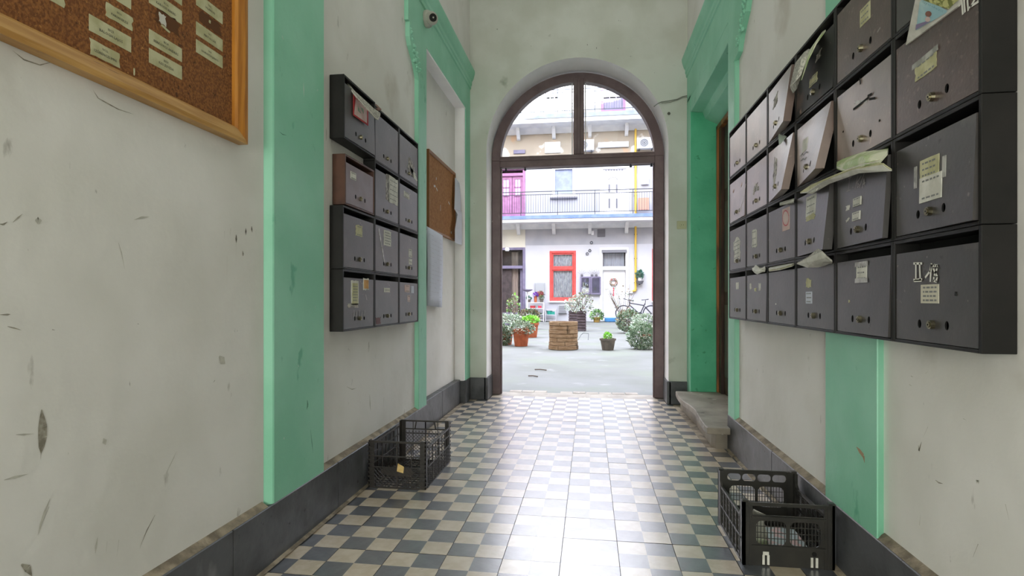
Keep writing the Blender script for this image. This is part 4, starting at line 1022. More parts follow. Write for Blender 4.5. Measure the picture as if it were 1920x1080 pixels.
def crateR():
    x0, x1, y0, y1, h = .540, .848, 2.075, 2.46, .226
    T = thing('plastic_crate', ((x0+x1)/2, (y0+y1)/2, 0), 'black crate with rounded grille windows holding leaflets, beside the right wall', 'crate')
    pl = plastic2
    for x, y in ((x0, y0), (x1, y0), (x0, y1), (x1, y1)):
        m = MB(); sx = 1 if x == x0 else -1; sy = 1 if y == y0 else -1
        m.box(x, x+sx*.034, y, y+sy*.012, 0, h, pl); m.box(x, x+sx*.012, y, y+sy*.034, 0, h, pl)
        for q in (.010, .022): m.box(x+sx*q, x+sx*(q+.003), y-sy*.003, y, 0, h-.004, pl)
        m.box(x-sx*.001, x+sx*.02, y-sy*.001, y+sy*.02, h, h+.006, pl)
        m.build('corner_post', T)
    W_ = x1-x0
    for yy, sg, far in ((y0, 1, 0), (y1, -1, 1)):
        P = lambda s, z, t_, yy=yy, sg=sg: (x0+s, yy+sg*(.002+t_), z)
        m = MB()
        if far: holes = [rrect(W_*.5+k*W_*.195, .196, W_*.175, .030, .013) for k in (-1.5, -.5, .5, 1.5)]
        else: holes = [rrect(W_*.5, .196, W_*.80, .032, .006)]
        win = [rrect(W_*(.315 if k == 0 else .685), .118, W_*.33, .085, .02) for k in (0, 1)]
        holed((.012, W_-.012, .0, h-.002), holes+win, P, .004, m, pl)
        for k in (0, 1):
            cx = W_*(.315 if k == 0 else .685)
            for q in range(-4, 5):
                if q: m.bar(P(cx+q*W_*.037, .076, .002), P(cx+q*W_*.037, .160, .002), .0016, pl)
                else: m.bar(P(cx, .076, .002), P(cx, .160, .002), .0024, pl)
            for z in (.098, .118, .14): m.bar(P(cx-W_*.165, z, .002), P(cx+W_*.165, z, .002), .0014, pl)
        m.box(x0+.01, x1-.01, yy-sg*.004, yy+sg*.004, h-.010, h, pl)
        m.box(x0+.03, x1-.03, yy-sg*.005, yy+sg*.002, .171, .177, pl)
        m.box(x0+.03, x1-.03, yy-sg*.004, yy+sg*.002, .070, .074, pl)
        m.build('end_wall', T, fix=False)
    for xx, sg in ((x0, 1), (x1, -1)):
        m = MB(); L_ = y1-y0; top = .165
        m.bar((xx+sg*.005, y0+.01, h-.02), (xx+sg*.005, y0+.05, top), .006, pl); m.bar((xx+sg*.005, y1-.01, h-.02), (xx+sg*.005, y1-.05, top), .006, pl)
        m.box(xx+sg*.001, xx+sg*.010, y0+.04, y1-.04, top-.006, top+.004, pl); m.box(xx, xx+sg*.008, y0+.02, y1-.02, .085, .092, pl); m.box(xx, xx+sg*.008, y0+.02, y1-.02, 0, .010, pl)
        m.box(xx+sg*.003, xx+sg*.006, y0+.02, y1-.02, 0, .022, pl)
        for k in range(1, 8): y = y0+L_*k/8; m.box(xx, xx+sg*.007, y-.003, y+.003, 0, top, pl)
        for k in range(1, 33):
            y = y0+L_*k/33; m.bar((xx+sg*.005, y, .01), (xx+sg*.005, y, top-.004), .0014, pl)
        for k in range(1, 8): z = .022+k*.018; m.bar((xx+sg*.005, y0+.02, z), (xx+sg*.005, y1-.02, z), .0013, pl)
        m.build('side_wall', T)
    m = MB()
    for k in range(1, 20): x = x0+(x1-x0)*k/20; m.box(x-.0017, x+.0017, y0+.004, y1-.004, .003, .009, pl)
    for k in range(1, 26): y = y0+(y1-y0)*k/26; m.box(x0+.004, x1-.004, y-.0017, y+.0017, .003, .009, pl)
    m.build('base_grid', T)
    m = MB()
    for px in (1436, 1527):
        x, z = PY(px, 1050, y0)
        for q in (-.008, .008): m.box(x+q-.004, x+q+.004, y0-.0015, y0+.001, .006, .040, paper)
        if px < 1500: m.box(x-.010, x+.010, y0-.0015, y0+.001, .040, .052, paper)
        else: m.lathe((x, y0-.001, .052), [(.008, 0), (.008, .002)], dark, 10, 'y')
    m.build('latch', T)
    sheet('leaflet', 'green and white leaflet lying in the right-hand crate', 'leaflet', [[(x0+.03, y0+.03, .014), (x0+.17, y0+.04, .016)], [(x0+.04, y0+.12, .020), (x0+.18, y0+.13, .022)], [(x0+.05, y0+.22, .016), (x0+.19, y0+.22, .014)]], green_fly, layers=1)
    sheet('leaflet', 'pale blue leaflet leaning on the wall side of the right-hand crate', 'leaflet', [[(x0+.12, y0+.08, .030), (x0+.26, y0+.06, .018)], [(x0+.13, y0+.2, .034), (x0+.27, y0+.18, .020)], [(x0+.12, y0+.3, .03), (x0+.27, y0+.28, .025)]], M('pale_blue_leaflet', 'b9c6cc', .6, col2='d8b9bb', scale=20, contrast=(.5, .56)), layers=1)
    sheet('leaflet', 'white paper slip draped over the rim of the right-hand crate', 'leaflet', [[(x0+.045, y0+.03, .19), (x0+.09, y0+.03, .17)], [(x0+.055, y0+.10, .15), (x0+.10, y0+.09, .12)], [(x0+.07, y0+.16, .08), (x0+.13, y0+.15, .05)], [(x0+.08, y0+.18, .028), (x0+.14, y0+.17, .026)]], paper, layers=1, thick=.001)
crateR()

# ================================================================== COURTYARD
YF = 23.5
cg = MB(); n = 24
for i in range(n):
    for j in range(n): pass
cg.box(-8, 8, 5.60, YF+.4, -.3, -.004, c_ground); struct(cg.build('floor_courtyard'))
m = MB()
rs = random.Random(9)
for k in range(26):   # worn kerb stones along the threshold
    x = -1.6+k*.13; m.box(x, x+.125, 5.605+rs.uniform(-.003, .01), 5.72+rs.uniform(-.01, .01), -.05, -.001+rs.uniform(-.004, .004), stone)
struct(m.build('trim_11', bevel=.004))
for nm, xa, xb in (('wall_courtyard_left', -8.4, -8), ('wall_courtyard_right', 8, 8.4)):
    m = MB(); m.box(xa, xb, 5.78, YF+.4, -.3, 11, c_beige); struct(m.build(nm))
def fr(px0, py0, px1, py1, Y=YF):
    X0, Z1 = PY(px0, py0, Y); X1, _ = PY(px1, py0, Y); _, Z0 = PY(px0, py1, Y); return X0, X1, max(Z0, 0), Z1
Rw = {'door_g': fr(939, 468, 981, 590), 'win_r1': fr(1032, 472, 1078.5, 563), 'door_w': fr(1129, 470, 1174, 602), 'win_r2': fr(1224, 468, 1262, 563),
      'door_p': fr(936, 316, 984, 406), 'win_s': fr(1037, 315, 1077, 369), 'door_o': fr(1125, 312, 1180, 406),
      'win_t': fr(1127, 160, 1173, 212), 'win_t2': fr(1020, 150, 1052, 212)}
def wall_holes(mm, xa, xb, za, zb, holes, y0, y1, mt):
    xs = sorted({xa, xb}|{h[0] for h in holes}|{h[1] for h in holes}); zs = sorted({za, zb}|{h[2] for h in holes}|{h[3] for h in holes})
    xs = [x for x in xs if xa <= x <= xb]; zs = [z for z in zs if za <= z <= zb]
    for i in range(len(xs)-1):
        for j in range(len(zs)-1):
            cx, cz = (xs[i]+xs[i+1])/2, (zs[j]+zs[j+1])/2
            if any(h[0] < cx < h[1] and h[2] < cz < h[3] for h in holes): continue
            mm.box(xs[i], xs[i+1], y0, y1, zs[j], zs[j+1], mt)
zs1 = PY(1085, 407, YF)[1]; zs2 = PY(1085, 213, YF)[1]; zg = PY(1085, 459, YF)[1]
H_ = list(Rw.values())
m = MB()
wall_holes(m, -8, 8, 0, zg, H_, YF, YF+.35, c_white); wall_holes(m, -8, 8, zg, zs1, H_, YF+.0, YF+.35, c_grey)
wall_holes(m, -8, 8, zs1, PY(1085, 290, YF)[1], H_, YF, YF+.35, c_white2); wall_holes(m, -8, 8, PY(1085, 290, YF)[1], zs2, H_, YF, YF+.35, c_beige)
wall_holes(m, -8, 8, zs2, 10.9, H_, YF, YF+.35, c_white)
m.box(-8, 8, YF+.351, YF+.6, 0, 10.9, brown_d)
struct(m.build('wall_facade'))
m = MB(); x0_, _ = PY(985, 460, YF); m.box(-8, x0_, YF-.03, YF, Rw['door_g'][3]+.02, zs1, M('cream_patch_wall', 'd4d0c3', .85, col2='c9c6bd', scale=1)); struct(m.build('trim_12'))
m = MB(); m.box(-8.4, 8.4, YF-.6, YF+.5, 10.9, 11.08, c_trim); m.prism([(YF-.6, 11.08), (YF+.5, 11.08), (YF+3.2, 12.2), (YF+3.2, 12.3), (YF-.62, 11.14)], -8.4, 8.4, roofm, 'x'); struct(m.build('roof'))
# balconies
def balcony(z_top, th, ydep, edge_m, label, rail_px, zr):
    T = thing('balcony', (0, YF-ydep/2, z_top-th), label, 'balcony')
    m = MB(); m.box(-8, 8, YF-ydep, YF-.031, z_top-th*.5, z_top, edge_m); m.build('slab_edge', T)
    m = MB(); m.box(-8, 8, YF-ydep+.03, YF-.031, z_top-th, z_top-th*.5, c_trim); m.prism([(YF-.032, z_top-th), (YF-.032, z_top-th-.18), (YF-.25, z_top-th-.03), (YF-.3, z_top-th)], -8, 8, c_trim, 'x'); m.build('cornice', T)
    for k in range(-5, 6):
        x = k*1.5; m = MB(); m.prism([(YF-.032, z_top-th), (YF-.032, z_top-th-.42), (YF-.14, z_top-th-.38), (YF-.45, z_top-th-.10), (YF-.5, z_top-th)], x-.07, x+.07, c_trim, 'x'); m.build('bracket', T)
    yr = YF-ydep+.06
    m = MB()
    for dz in (.98, .86, .12): m.bar((-7.9, yr, z_top+dz), (7.9, yr, z_top+dz), .020 if dz > .9 else .016, iron)
    m.build('rail', T)
    m = MB()
    for k in range(-5, 6): m.bar((k*1.5+.2, yr, z_top-.02), (k*1.5+.2, yr, z_top+1.0), .016, iron)
    m.build('rail_post', T)
    m = MB()
    for k in range(160): x = -7.9+k*.0985; m.bar((x, yr, z_top+.12), (x, yr, z_top+.86), .008, iron, cap=False)
    stuff(m.build('baluster', T)); return T
Yb = YF-1.0
zt1 = PY(1085, 402.5, Yb)[1]; zb1 = PY(1085, 410, Yb)[1]
balcony(zt1, .26, 1.0, blue_m, 'first floor gallery balcony with blue slab edge and thin iron railing', None, None)
zt2 = PY(1085, 211, Yb)[1]
balcony(zt2, .34, 1.0, greyblue, 'second floor gallery balcony with grey-blue slab edge, seen in the fanlight', None, None)
zt3 = PY(1085, 30, Yb)[1]
# openings
def frame4(mm, h, w_, y0, y1, mt, mid=None):
    x0, x1, z0, z1 = h
    mm.box(x0, x0+w_, y0, y1, z0, z1, mt); mm.box(x1-w_, x1, y0, y1, z0, z1, mt); mm.box(x0+w_, x1-w_, y0, y1, z1-w_, z1, mt); mm.box(x0+w_, x1-w_, y0, y1, z0, z0+w_, mt)
    if mid: mm.box(x0+w_, x1-w_, y0, y1, mid-w_*.6, mid+w_*.6, mt)
def curtain(T, x0, x1, z0, z1, y, mt, name='curtain', amp=.025, n=30):
    m = MB()
    for k in range(n):
        xa, xb = x0+(x1-x0)*k/n, x0+(x1-x0)*(k+1)/n
        ya, yb = y+amp*math.sin(k*1.9), y+amp*math.sin((k+1)*1.9)
        m.face([(xa, ya, z0), (xb, yb, z0), (xb, yb, z1), (xa, ya, z1)], mt)
    return m.build(name, T, fix=False)
def redwin(n_, key, midpx, label):
    h = Rw[key]; T = struct(MB().box(h[0]+.01, h[1]-.01, YF+.20, YF+.215, h[2]+.01, h[3]-.01, brown_d).build(n_))
    mid = PY(1055, midpx, YF)[1]; x0, x1, z0, z1 = h
    m = MB(); frame4(m, (x0-.03, x1+.03, z0-.03, z1+.03), .10, YF-.035, YF+.06, redf, mid); m.build('window_frame', T, bevel=.01)
    m = MB(); frame4(m, (x0+.075, x1-.075, z0+.075, mid-.05), .05, YF+.0, YF+.05, redf); frame4(m, (x0+.075, x1-.075, mid+.05, z1-.075), .05, YF, YF+.05, redf); m.build('sash', T)
    for za, zb in ((z0+.12, mid-.1), (mid+.1, z1-.12)):
        m = MB(); m.box(x0+.12, x1-.12, YF+.03, YF+.036, za, zb, glass); m.build('glass_pane', T)
        curtain(T, x0+.11, x1-.11, za, zb, YF+.12, lace, 'lace_curtain', .02, 34)
    m = MB(); m.box(x0-.06, x1+.06, YF-.09, YF+.02, z0-.09, z0-.03, c_trim); m.build('window_sill', T)
redwin('window_1', 'win_r1', 503.5, ''); redwin('window_2', 'win_r2', 503.5, '')
# grey purple door left with open leaf
h = Rw['door_g']; x0, x1, z0, z1 = h; mid = PY(960, 501, YF)[1]
T = struct(MB().box(x0, x1, YF+.32, YF+.345, z0, z1, brown_d).build('door_2'))
m = MB(); frame4(m, (x0-.09, x1+.09, z0-.02, z1+.08), .11, YF-.05, YF+.06, purpf, mid); m.build('door_frame', T, bevel=.01)
m = MB(); m.box(x0+.03, x0+.46, YF+.10, YF+.15, z0+.03, mid-.07, brown_d); m.build('door_leaf', T, bevel=.01)
m = MB(); m.box(x1-.14, x1-.02, YF+.10, YF+.15, z0+.03, mid-.07, purpf); m.build('door_leaf', T)
curtain(T, x0+.44, x0+.73, z0+.05, z1-.1, YF+.22, beigec, 'drape', .03, 10)
m = MB(); m.box(x0+.03, x1-.03, YF+.03, YF+.036, mid+.06, z1-.04, glass); m.build('glass_pane', T)
lampx = PY(952, 468, YF)
m = MB(); m.lathe((lampx[0], YF-.18, lampx[1]-.02), [(.03, .10), (.09, .06), (.11, 0), (.08, -.06)], whitep, 12); m.bar((lampx[0], YF-.18, lampx[1]+.05), (lampx[0], YF-.05, lampx[1]+.1), .015, iron); tag(m.build('wall_lamp', loc=(lampx[0], YF-.18, lampx[1])), 'small white lamp above the grey purple courtyard door', 'lamp')
m = MB(); sx0 = PY(936, 590, 22.9)[0]; sx1 = PY(986, 590, 22.9)[0]
m.box(sx0, sx1, 22.85, YF-.01, 0, .16, stone); m.box(sx0, sx1-.1, 23.15, YF-.01, .16, z0, stone); tag(m.build('doorstep', loc=(sx0, 23, 0), bevel=.01), 'pale stone steps below the grey purple courtyard door', 'step')
# white door with transom, wreath, blue step
h = Rw['door_w']; x0, x1, z0, z1 = h; mid = PY(1150, 503, YF)[1]
T = struct(MB().box(x0, x1, YF+.30, YF+.34, z0, z1, brown_d).build('door_3'))
m = MB(); frame4(m, (x0-.10, x1+.10, z0, z1+.12), .13, YF-.05, YF+.10, whitep, mid); m.build('door_frame', T, bevel=.01)
m = MB(); m.box(x0+.04, x1-.04, YF+.07, YF+.11, z0+.15, mid-.06, whitep); m.build('door_leaf', T)
for pz0, pz1 in ((587, 574), (569, 557), (551, 538), (534, 512)):
    a, b_ = PY(1150, pz0, YF)[1], PY(1150, pz1, YF)[1]; m = MB(); m.box(x0+.17, x1-.17, YF+.055, YF+.07, a, b_, whitep); m.build('panel', T, bevel=.015)
m = MB(); m.box(x0+.05, x1-.05, YF+.05, YF+.056, mid+.06, z1-.10, glass); m.build('glass_pane', T); curtain(T, x0+.06, x1-.06, mid+.05, z1-.1, YF+.15, lace2, 'curtain', .03, 24)
m = MB(); m.prism([(YF-.12, z1+.02), (YF-.05, z1+.02), (YF-.05, z1-.08), (YF-.15, z1-.10)], x0-.02, x1+.02, vent_m, 'x'); m.build('shutter_box', T)
m = MB(); hx = x0+.14; m.bar((hx, YF+.02, 1.35), (hx, YF+.07, 1.35), .012, brass, 6); m.bar((hx, YF+.02, 1.35), (hx+.10, YF+.02, 1.35), .012, brass, 6); m.build('handle', T)
wx, wz = PY(1150.5, 529, YF); W_ = thing('wreath', (wx, YF, wz), 'red and white wreath with a hanging ribbon on the white courtyard door', 'wreath')
m = MB(); m.torus((wx, YF+.03, wz), .13, .045, leaf_b, 'y', 18, 6); m.build('ring', W_)
m = MB(); rr = random.Random(2)
for k in range(34): a = rr.random()*6.28; r = .13+rr.uniform(-.05, .05); m.lathe((wx+r*math.cos(a), YF-.012+rr.uniform(-.02, .02), wz+r*math.sin(a)), [(.01, -.012), (.022, 0), (.008, .012)], rr.choice([rednip, paper_p, whitep]), 6)
m.build('flowers', W_); m = MB()
for k in range(4): m.box(wx-.025, wx+.025, YF+.03, YF+.045, wz-.3-.09*k, wz-.24-.09*k, rednip)
m.bar((wx, YF+.035, wz-.14), (wx, YF+.035, wz-.6), .006, twig); m.build('ribbon', W_)
bx0, bx1 = PY(1134, 600, 23)[0], PY(1163, 600, 23)[0]
m = MB(); m.box(bx0, bx1, 22.95, YF-.055, 0, .17, bluestep); tag(m.build('doorstep', loc=((bx0+bx1)/2, 23.2, 0), bevel=.02), 'bright blue painted doorstep of the white courtyard door', 'step')
# first floor: pink door, shuttered window, ornate white door
h = Rw['door_p']; x0, x1, z0, z1 = h; T = struct(MB().box(x0, x1, YF+.30, YF+.34, z0, z1, brown_d).build('door_4'))
m = MB(); frame4(m, (x0-.05, x1+.02, z0, z1), .10, YF-.03, YF+.1, pinkd, z1-.28); m.build('door_frame', T)
for a, b_ in ((x0+.05, (x0+x1)/2-.01), ((x0+x1)/2+.01, x1-.07)):
    m = MB(); m.box(a, b_, YF+.05, YF+.10, z0, z1-.33, pinkd); m.build('door_leaf', T)
    zz0, zz1 = z0+(z1-z0)*.42, z1-.45
    m = MB(); frame4(m, (a+.10, b_-.10, zz0, zz1), .03, YF+.02, YF+.05, pinkd); m.box((a+b_)/2-.012, (a+b_)/2+.012, YF+.02, YF+.05, zz0, zz1, pinkd); m.box(a+.1, b_-.1, YF+.02, YF+.05, (zz0+zz1)/2-.02, (zz0+zz1)/2+.02, pinkd); m.build('lattice', T)
    m = MB(); m.box(a+.12, b_-.12, YF+.042, YF+.049, zz0+.02, zz1-.02, M('pale_pane', 'b9b4c6', .25)); m.build('glass_pane', T)
    m = MB(); m.box(a+.1, b_-.1, YF+.03, YF+.05, z0+.12, zz0-.12, pinkd); m.build('panel', T, bevel=.015)
h = Rw['win_s']; x0, x1, z0, z1 = h; T = struct(MB().box(x0, x1, YF+.30, YF+.34, z0, z1, brown_d).build('window_3'))
m = MB(); frame4(m, (x0-.04, x1+.04, z0, z1+.05), .12, YF-.04, YF+.08, whitep); m.build('window_frame', T, bevel=.01)
nsl = 22
for k in range(nsl):
    za = z0+.1+(z1-z0-.18)*k/nsl; zb = z0+.1+(z1-z0-.18)*(k+1)/nsl-.006; m = MB(); m.box(x0+.07, x1-.07, YF+.05, YF+.065, za, zb, shade); m.build('slat', T)
m = MB(); m.box(x0+.07, x1-.07, YF+.066, YF+.07, z0+.08, z1-.08, shade); m.build('shutter_backing', T)
m = MB(); m.box(x0-.12, x1+.12, YF-.12, YF+.02, z0-.09, z0-.03, vent_m); m.box(x0-.12, x1+.12, YF-.125, YF+.02, z0-.03, z0, whitep); m.build('window_sill', T)
h = Rw['door_o']; x0, x1, z0, z1 = h; T = struct(MB().box(x0, x1, YF+.30, YF+.34, z0, z1, brown_d).build('door_5'))
m = MB(); frame4(m, (x0, x1, z0, z1), .12, YF-.02, YF+.1, whitep); m.build('door_frame', T); m = MB(); m.box(x0+.1, x1-.1, YF+.05, YF+.09, z0, z1-.1, whitep); m.build('door_leaf', T)
for pxa, pya, pxb, pyb, nm in ((1141, 345, 1144, 360, 0), (1155, 345, 1158, 360, 0), (1141, 372, 1144, 390, 0), (1155, 372, 1158, 390, 0)):
    a = fr(pxa, pya, pxb, pyb); m = MB(); m.box(a[0], a[1], YF+.035, YF+.05, a[2], a[3], vent_m); m.build('glazed_slit', T)
m = MB(); cx, cz = PY(1149.5, 336, YF)
for k in range(7): a = math.pi*k/6; m.box(cx+.17*math.cos(a)-.02, cx+.17*math.cos(a)+.02, YF+.035, YF+.05, cz+.09*math.sin(a)-.015, cz+.09*math.sin(a)+.015, vent_m)
for k in range(7): x = x0+.22+k*.11; zz = PY(1150, 319, YF)[1]; m.box(x, x+.06, YF-.03, YF-.02, zz-.03, zz+.03, vent_m)
m.build('ornament', T)
for key, nm in (('win_t', 'window_4'), ('win_t2', 'window_5')):
    h = Rw[key]; x0, x1, z0, z1 = h; z1 = z0+2.2; T = struct(MB().box(x0, x1, YF+.30, YF+.34, z0, Rw[key][3], brown_d).build(nm))
    m = MB(); frame4(m, (x0, x1, z0, Rw[key][3]), .1, YF-.03, YF+.1, pinkd if nm[-1] == '4' else whitep); m.build('window_frame', T)
    m = MB(); m.box(x0+.08, x1-.08, YF+.06, YF+.09, z0, z0+.62, purpf if nm[-1] == '4' else whitep); m.build('panel', T, bevel=.01)
    for k in range(3):
        xa = x0+.1+(x1-x0-.2)*k/3; xb = x0+.1+(x1-x0-.2)*(k+1)/3-.03; m = MB(); m.box(xa, xb, YF+.06, YF+.07, z0+.68, Rw[key][3]-.12, M('pale_pane', 'b9b4c6', .25)); m.build('glass_pane', T)
        m = MB(); m.box(xb, xb+.03, YF+.05, YF+.09, z0+.62, Rw[key][3]-.08, purpf if nm[-1] == '4' else whitep); m.build('glazing_bar', T)
# yellow gas pipe (upper and lower runs are one pipe)
pxm = PY(1191.5, 400, YF)[0]
T = thing('gas_pipe', (pxm, YF-.05, 1.2), 'yellow gas pipe climbing the facade beside the white courtyard door', 'pipe')
zlo = PY(1191, 545, YF)[1]; zhi = PY(1191, 232, YF)[1]
m = MB(); m.bar((pxm, YF-.06, zlo), (pxm, YF-.06, zhi), .045, yel, 10); m.bar((pxm, YF-.06, zlo), (pxm-.22, YF-.06, zlo-.02), .045, yel, 8); m.build('pipe', T, smooth=False)
m = MB(); m.box(pxm-.27, pxm-.12, YF-.1, YF, zlo-.10, zlo+.03, whitep); m.build('valve_box', T)
for z in (1.6, 2.6, 3.6, 5.2, 6.4): m = MB(); m.box(pxm-.06, pxm+.06, YF-.07, YF, z, z+.03, iron); m.build('clamp', T)
# facade fittings
def fbox(name, px, py, w_, h_, dep, mt, label, cat, inner=None, Y=YF, bevel=.008):
    x, z = PY(px, py, Y); T = thing(name, (x, Y, z), label, cat); m = MB(); m.box(x-w_/2, x+w_/2, Y-dep, Y-.001, z-h_/2, z+h_/2, mt); m.build('casing', T, bevel=bevel)
    if inner == 'louvre':
        for k in range(6): zz = z-h_/2+h_*(k+.5)/6; m = MB(); m.box(x-w_*.42, x+w_*.42, Y-dep-.012, Y-dep, zz-.012, zz+.012, vent_m); m.build('slat', T)
    elif inner == 'fan':
        cxx = x-w_*.1 if name.startswith('air') else x; m = MB(); m.lathe((cxx, Y-dep-.012, z), [(h_*.4, 0), (h_*.4, .012)], vent_m, 20, 'y'); m.build('fan_grille', T)
        m = MB()
        for r in (.12, .24, .36): m.torus((cxx, Y-dep-.015, z), h_*r, .006, whitep, 'y', 20, 4)
        m.build('guard_ring', T)
        for sx in (-1, 1): m = MB(); m.box(x+sx*w_*.35-.02, x+sx*w_*.35+.02, Y-dep, Y, z-h_/2-.05, z-h_/2-.001, iron); m.build('bracket', T)
    elif inner == 'door': m = MB(); m.box(x-w_*.42, x+w_*.42, Y-dep-.008, Y-dep, z-h_*.42, z+h_*.42, mt); m.build('lid', T, bevel=.004)
    return T
fbox('air_vent', 1127.5, 437, .32, .32, .04, vent_m, 'square dark vent grille under the first floor balcony', 'vent', 'louvre')
fbox('air_vent', 1175, 427, .17, .17, .04, vent_m, 'tiny square vent near the yellow pipe under the balcony', 'vent', 'louvre')
fbox('junction_box', 1111, 437, .10, .18, .07, whitep, 'small white junction box beside the square dark vent', 'box', 'door')
fbox('meter_box', 1209, 339, .31, .33, .12, whitep, 'white meter box right of the yellow pipe on the first floor', 'meter box', 'door')
fbox('meter_box', 1012.5, 541, .42, .48, .08, M('grey_metal_box', 'a4a8ae', .5), 'grey utility box behind the plant shelf on the courtyard wall', 'meter box', 'door')
fbox('vent_unit', 1055, 580, .36, .34, .10, M('pale_grey_vent', 'b4b7bd', .5), 'pale grey vent unit low on the wall below the red window', 'vent', 'louvre')
fbox('air_conditioner', 1210, 271, .72, .44, .28, whitep, 'white air conditioner unit at right seen through the fanlight', 'air conditioner', 'fan')
fbox('air_conditioner', 1098, 275, .70, .44, .28, whitep, 'white air conditioner unit beside the fanlight mullion', 'air conditioner', 'fan')
fbox('roller_blind_box', 1150, 272, 1.25, .22, .10, whitep, 'white shutter box with a dark slit above the ornate white door', 'shutter box', 'door')
fbox('crate_box', 1206, 384, .42, .50, .25, M('orange_crate_wood', 'c79a86', .7), 'orange wooden box on the balcony beside the yellow pipe', 'box', 'door', Y=YF-.3)
fbox('wall_board', 1036, 277, .66, .46, .06, M('bright_white_board', 'e9e8ea', .5), 'blank white board on the beige wall in the fanlight', 'board', 'door')
fbox('hanging_board', 974, 285, .50, .16, .06, purpf, 'small dark plaque at lower left of the fanlight view', 'plaque')
x, z = PY(1112, 462, YF)
m = MB()
for (px, py) in ((1109, 455), (1106, 470), (1101, 476)): xx, zz = PY(px, py, YF); m.torus((xx, YF-.03, zz), .05, .014, iron, 'y', 10, 5)
tag(m.build('wall_ornament', loc=(x, YF, z)), 'three little metal ornaments in a column above the showcase', 'ornament')
# showcase
a = fr(1088, 519, 1126.5, 552); T = thing('showcase', ((a[0]+a[1])/2, YF, a[2]), 'purple-framed two-door glass showcase on the courtyard wall', 'showcase')
m = MB(); m.box(a[0], a[1], YF-.10, YF-.001, a[2], a[3], purpf); m.build('case', T)
xm = (a[0]+a[1])/2
for xa, xb in ((a[0], xm-.01), (xm+.01, a[1])):
    m = MB(); frame4(m, (xa, xb, a[2], a[3]), .055, YF-.13, YF-.10, purpf); d_ = m.build('door', T)
    m = MB(); m.box(xa+.05, xb-.05, YF-.118, YF-.114, a[2]+.05, a[3]-.05, glass); m.build('glass_pane', d_)
rr = random.Random(4)
for k in range(9):
    xx = rr.uniform(a[0]+.1, a[1]-.16); zz = rr.uniform(a[2]+.08, a[3]-.2); w_, h_ = rr.uniform(.07, .14), rr.uniform(.08, .16)
    m = MB(); m.box(xx, xx+w_, YF-.108, YF-.102, zz, zz+h_, rr.choice([paper, paper_b, vent_m, whitep])); m.build('pinned_sheet', T)
for k, px in enumerate((1091, 1110, 1118)):
    xx = PY(px, 516, YF)[0]; m = MB(); m.lathe((xx, YF-.05, a[3]), [(.04, 0), (.055, .08), (.05, .085)], vent_m, 10)
    for q in range(5): an = -1+q*.5; m.bar((xx, YF-.05, a[3]+.08), (xx+.22*math.sin(an), YF-.05, a[3]+.08+.22*math.cos(an)), .004, twig)
    tag(m.build('wall_pot', loc=(xx, YF-.05, a[3])), ['small dried-twig pot at the left end of the showcase top', 'small dried-twig pot at the middle of the showcase top', 'small dried-twig pot at the right end of the showcase top'][k], 'plant pot')

# ---------------- plants
def leaves(mm, c, rx, ry, rz, n, size, mats, seed=1, hemi=False, shell=.55):
    rn = random.Random(seed)
    for k in range(n):
        while True:
            p = Vector((rn.uniform(-1, 1), rn.uniform(-1, 1), rn.uniform(-1 if not hemi else -.2, 1)))
            if shell < p.length < 1: break
        q = Vector((c[0]+p.x*rx, c[1]+p.y*ry, c[2]+p.z*rz))
        d_ = (p+Vector((rn.uniform(-.6, .6), rn.uniform(-.6, .6), rn.uniform(-.3, .7)))).normalized(); s = size*rn.uniform(.6, 1.3)
        sd = d_.cross(Vector((rn.uniform(-1, 1), rn.uniform(-1, 1), 1))).normalized()*s*.42; up = d_.cross(sd).normalized()*s*.15
        mt = rn.choice(mats); tip = q+d_*s
        mm.face([q, q+d_*s*.5+sd, tip], mt); mm.face([q, tip, q+d_*s*.5-sd+up], mt)
def stems(mm, c, n, h, spread, r, mt, seed=1, kinks=3, curve=.3):
    rn = random.Random(seed)
    for k in range(n):
        a = rn.random()*6.28; p = Vector(c); d_ = Vector((math.cos(a)*spread, math.sin(a)*spread, 1)).normalized(); l = h*rn.uniform(.6, 1)/kinks
        for q in range(kinks):
            p2 = p+d_*l; mm.bar(p, p2, r*(1-q*.25), mt, 5, r2=r*(1-(q+1)*.25), cap=False); p = p2
            d_ = (d_+Vector((rn.uniform(-curve, curve), rn.uniform(-curve, curve), .1))).normalized()
def pot(T, c, r0, r1, h, mt, name='pot', n=18, rim=True):
    m = MB(); pr_ = [(r0, 0), (r1*.97, h*.82), (r1*1.08, h*.83), (r1*1.08, h), (r1*.93, h), (r1*.9, h*.9)] if rim else [(r0, 0), (r1, h), (r1*.9, h), (r1*.88, h*.9)]
    m.lathe(c, pr_, mt, n); o = m.build(name, T)
    m = MB(); m.lathe((c[0], c[1], c[2]+h*.88), [(r1*.9, 0), (r1*.88, .006)], soil, n); m.build('soil', T); return o
def plant(px, py, label, potspec, leafspec, stemspec=None, name='potted_plant', base=0.0, xy=None, cat='plant', group=None):
    X, Y = xy or PZ(px, py); T = thing(name, (X, Y, base), label, cat, group); r0, r1, h, mt = potspec
    if h: pot(T, (X, Y, base), r0, r1, h, mt)
    if stemspec: n, hh, sp, r, sm = stemspec; m = MB(); stems(m, (X, Y, base+h*.85), n, hh, sp, r, sm, seed=int(px)); m.build('stems', T)
    if leafspec:
        dz, rx, ry, rz, n, s, mats = leafspec; m = MB(); leaves(m, (X, Y, base+h+dz), rx, ry, rz, n, s, mats, seed=int(px*3+py)); stuff(m.build('foliage', T, fix=False))
    return T
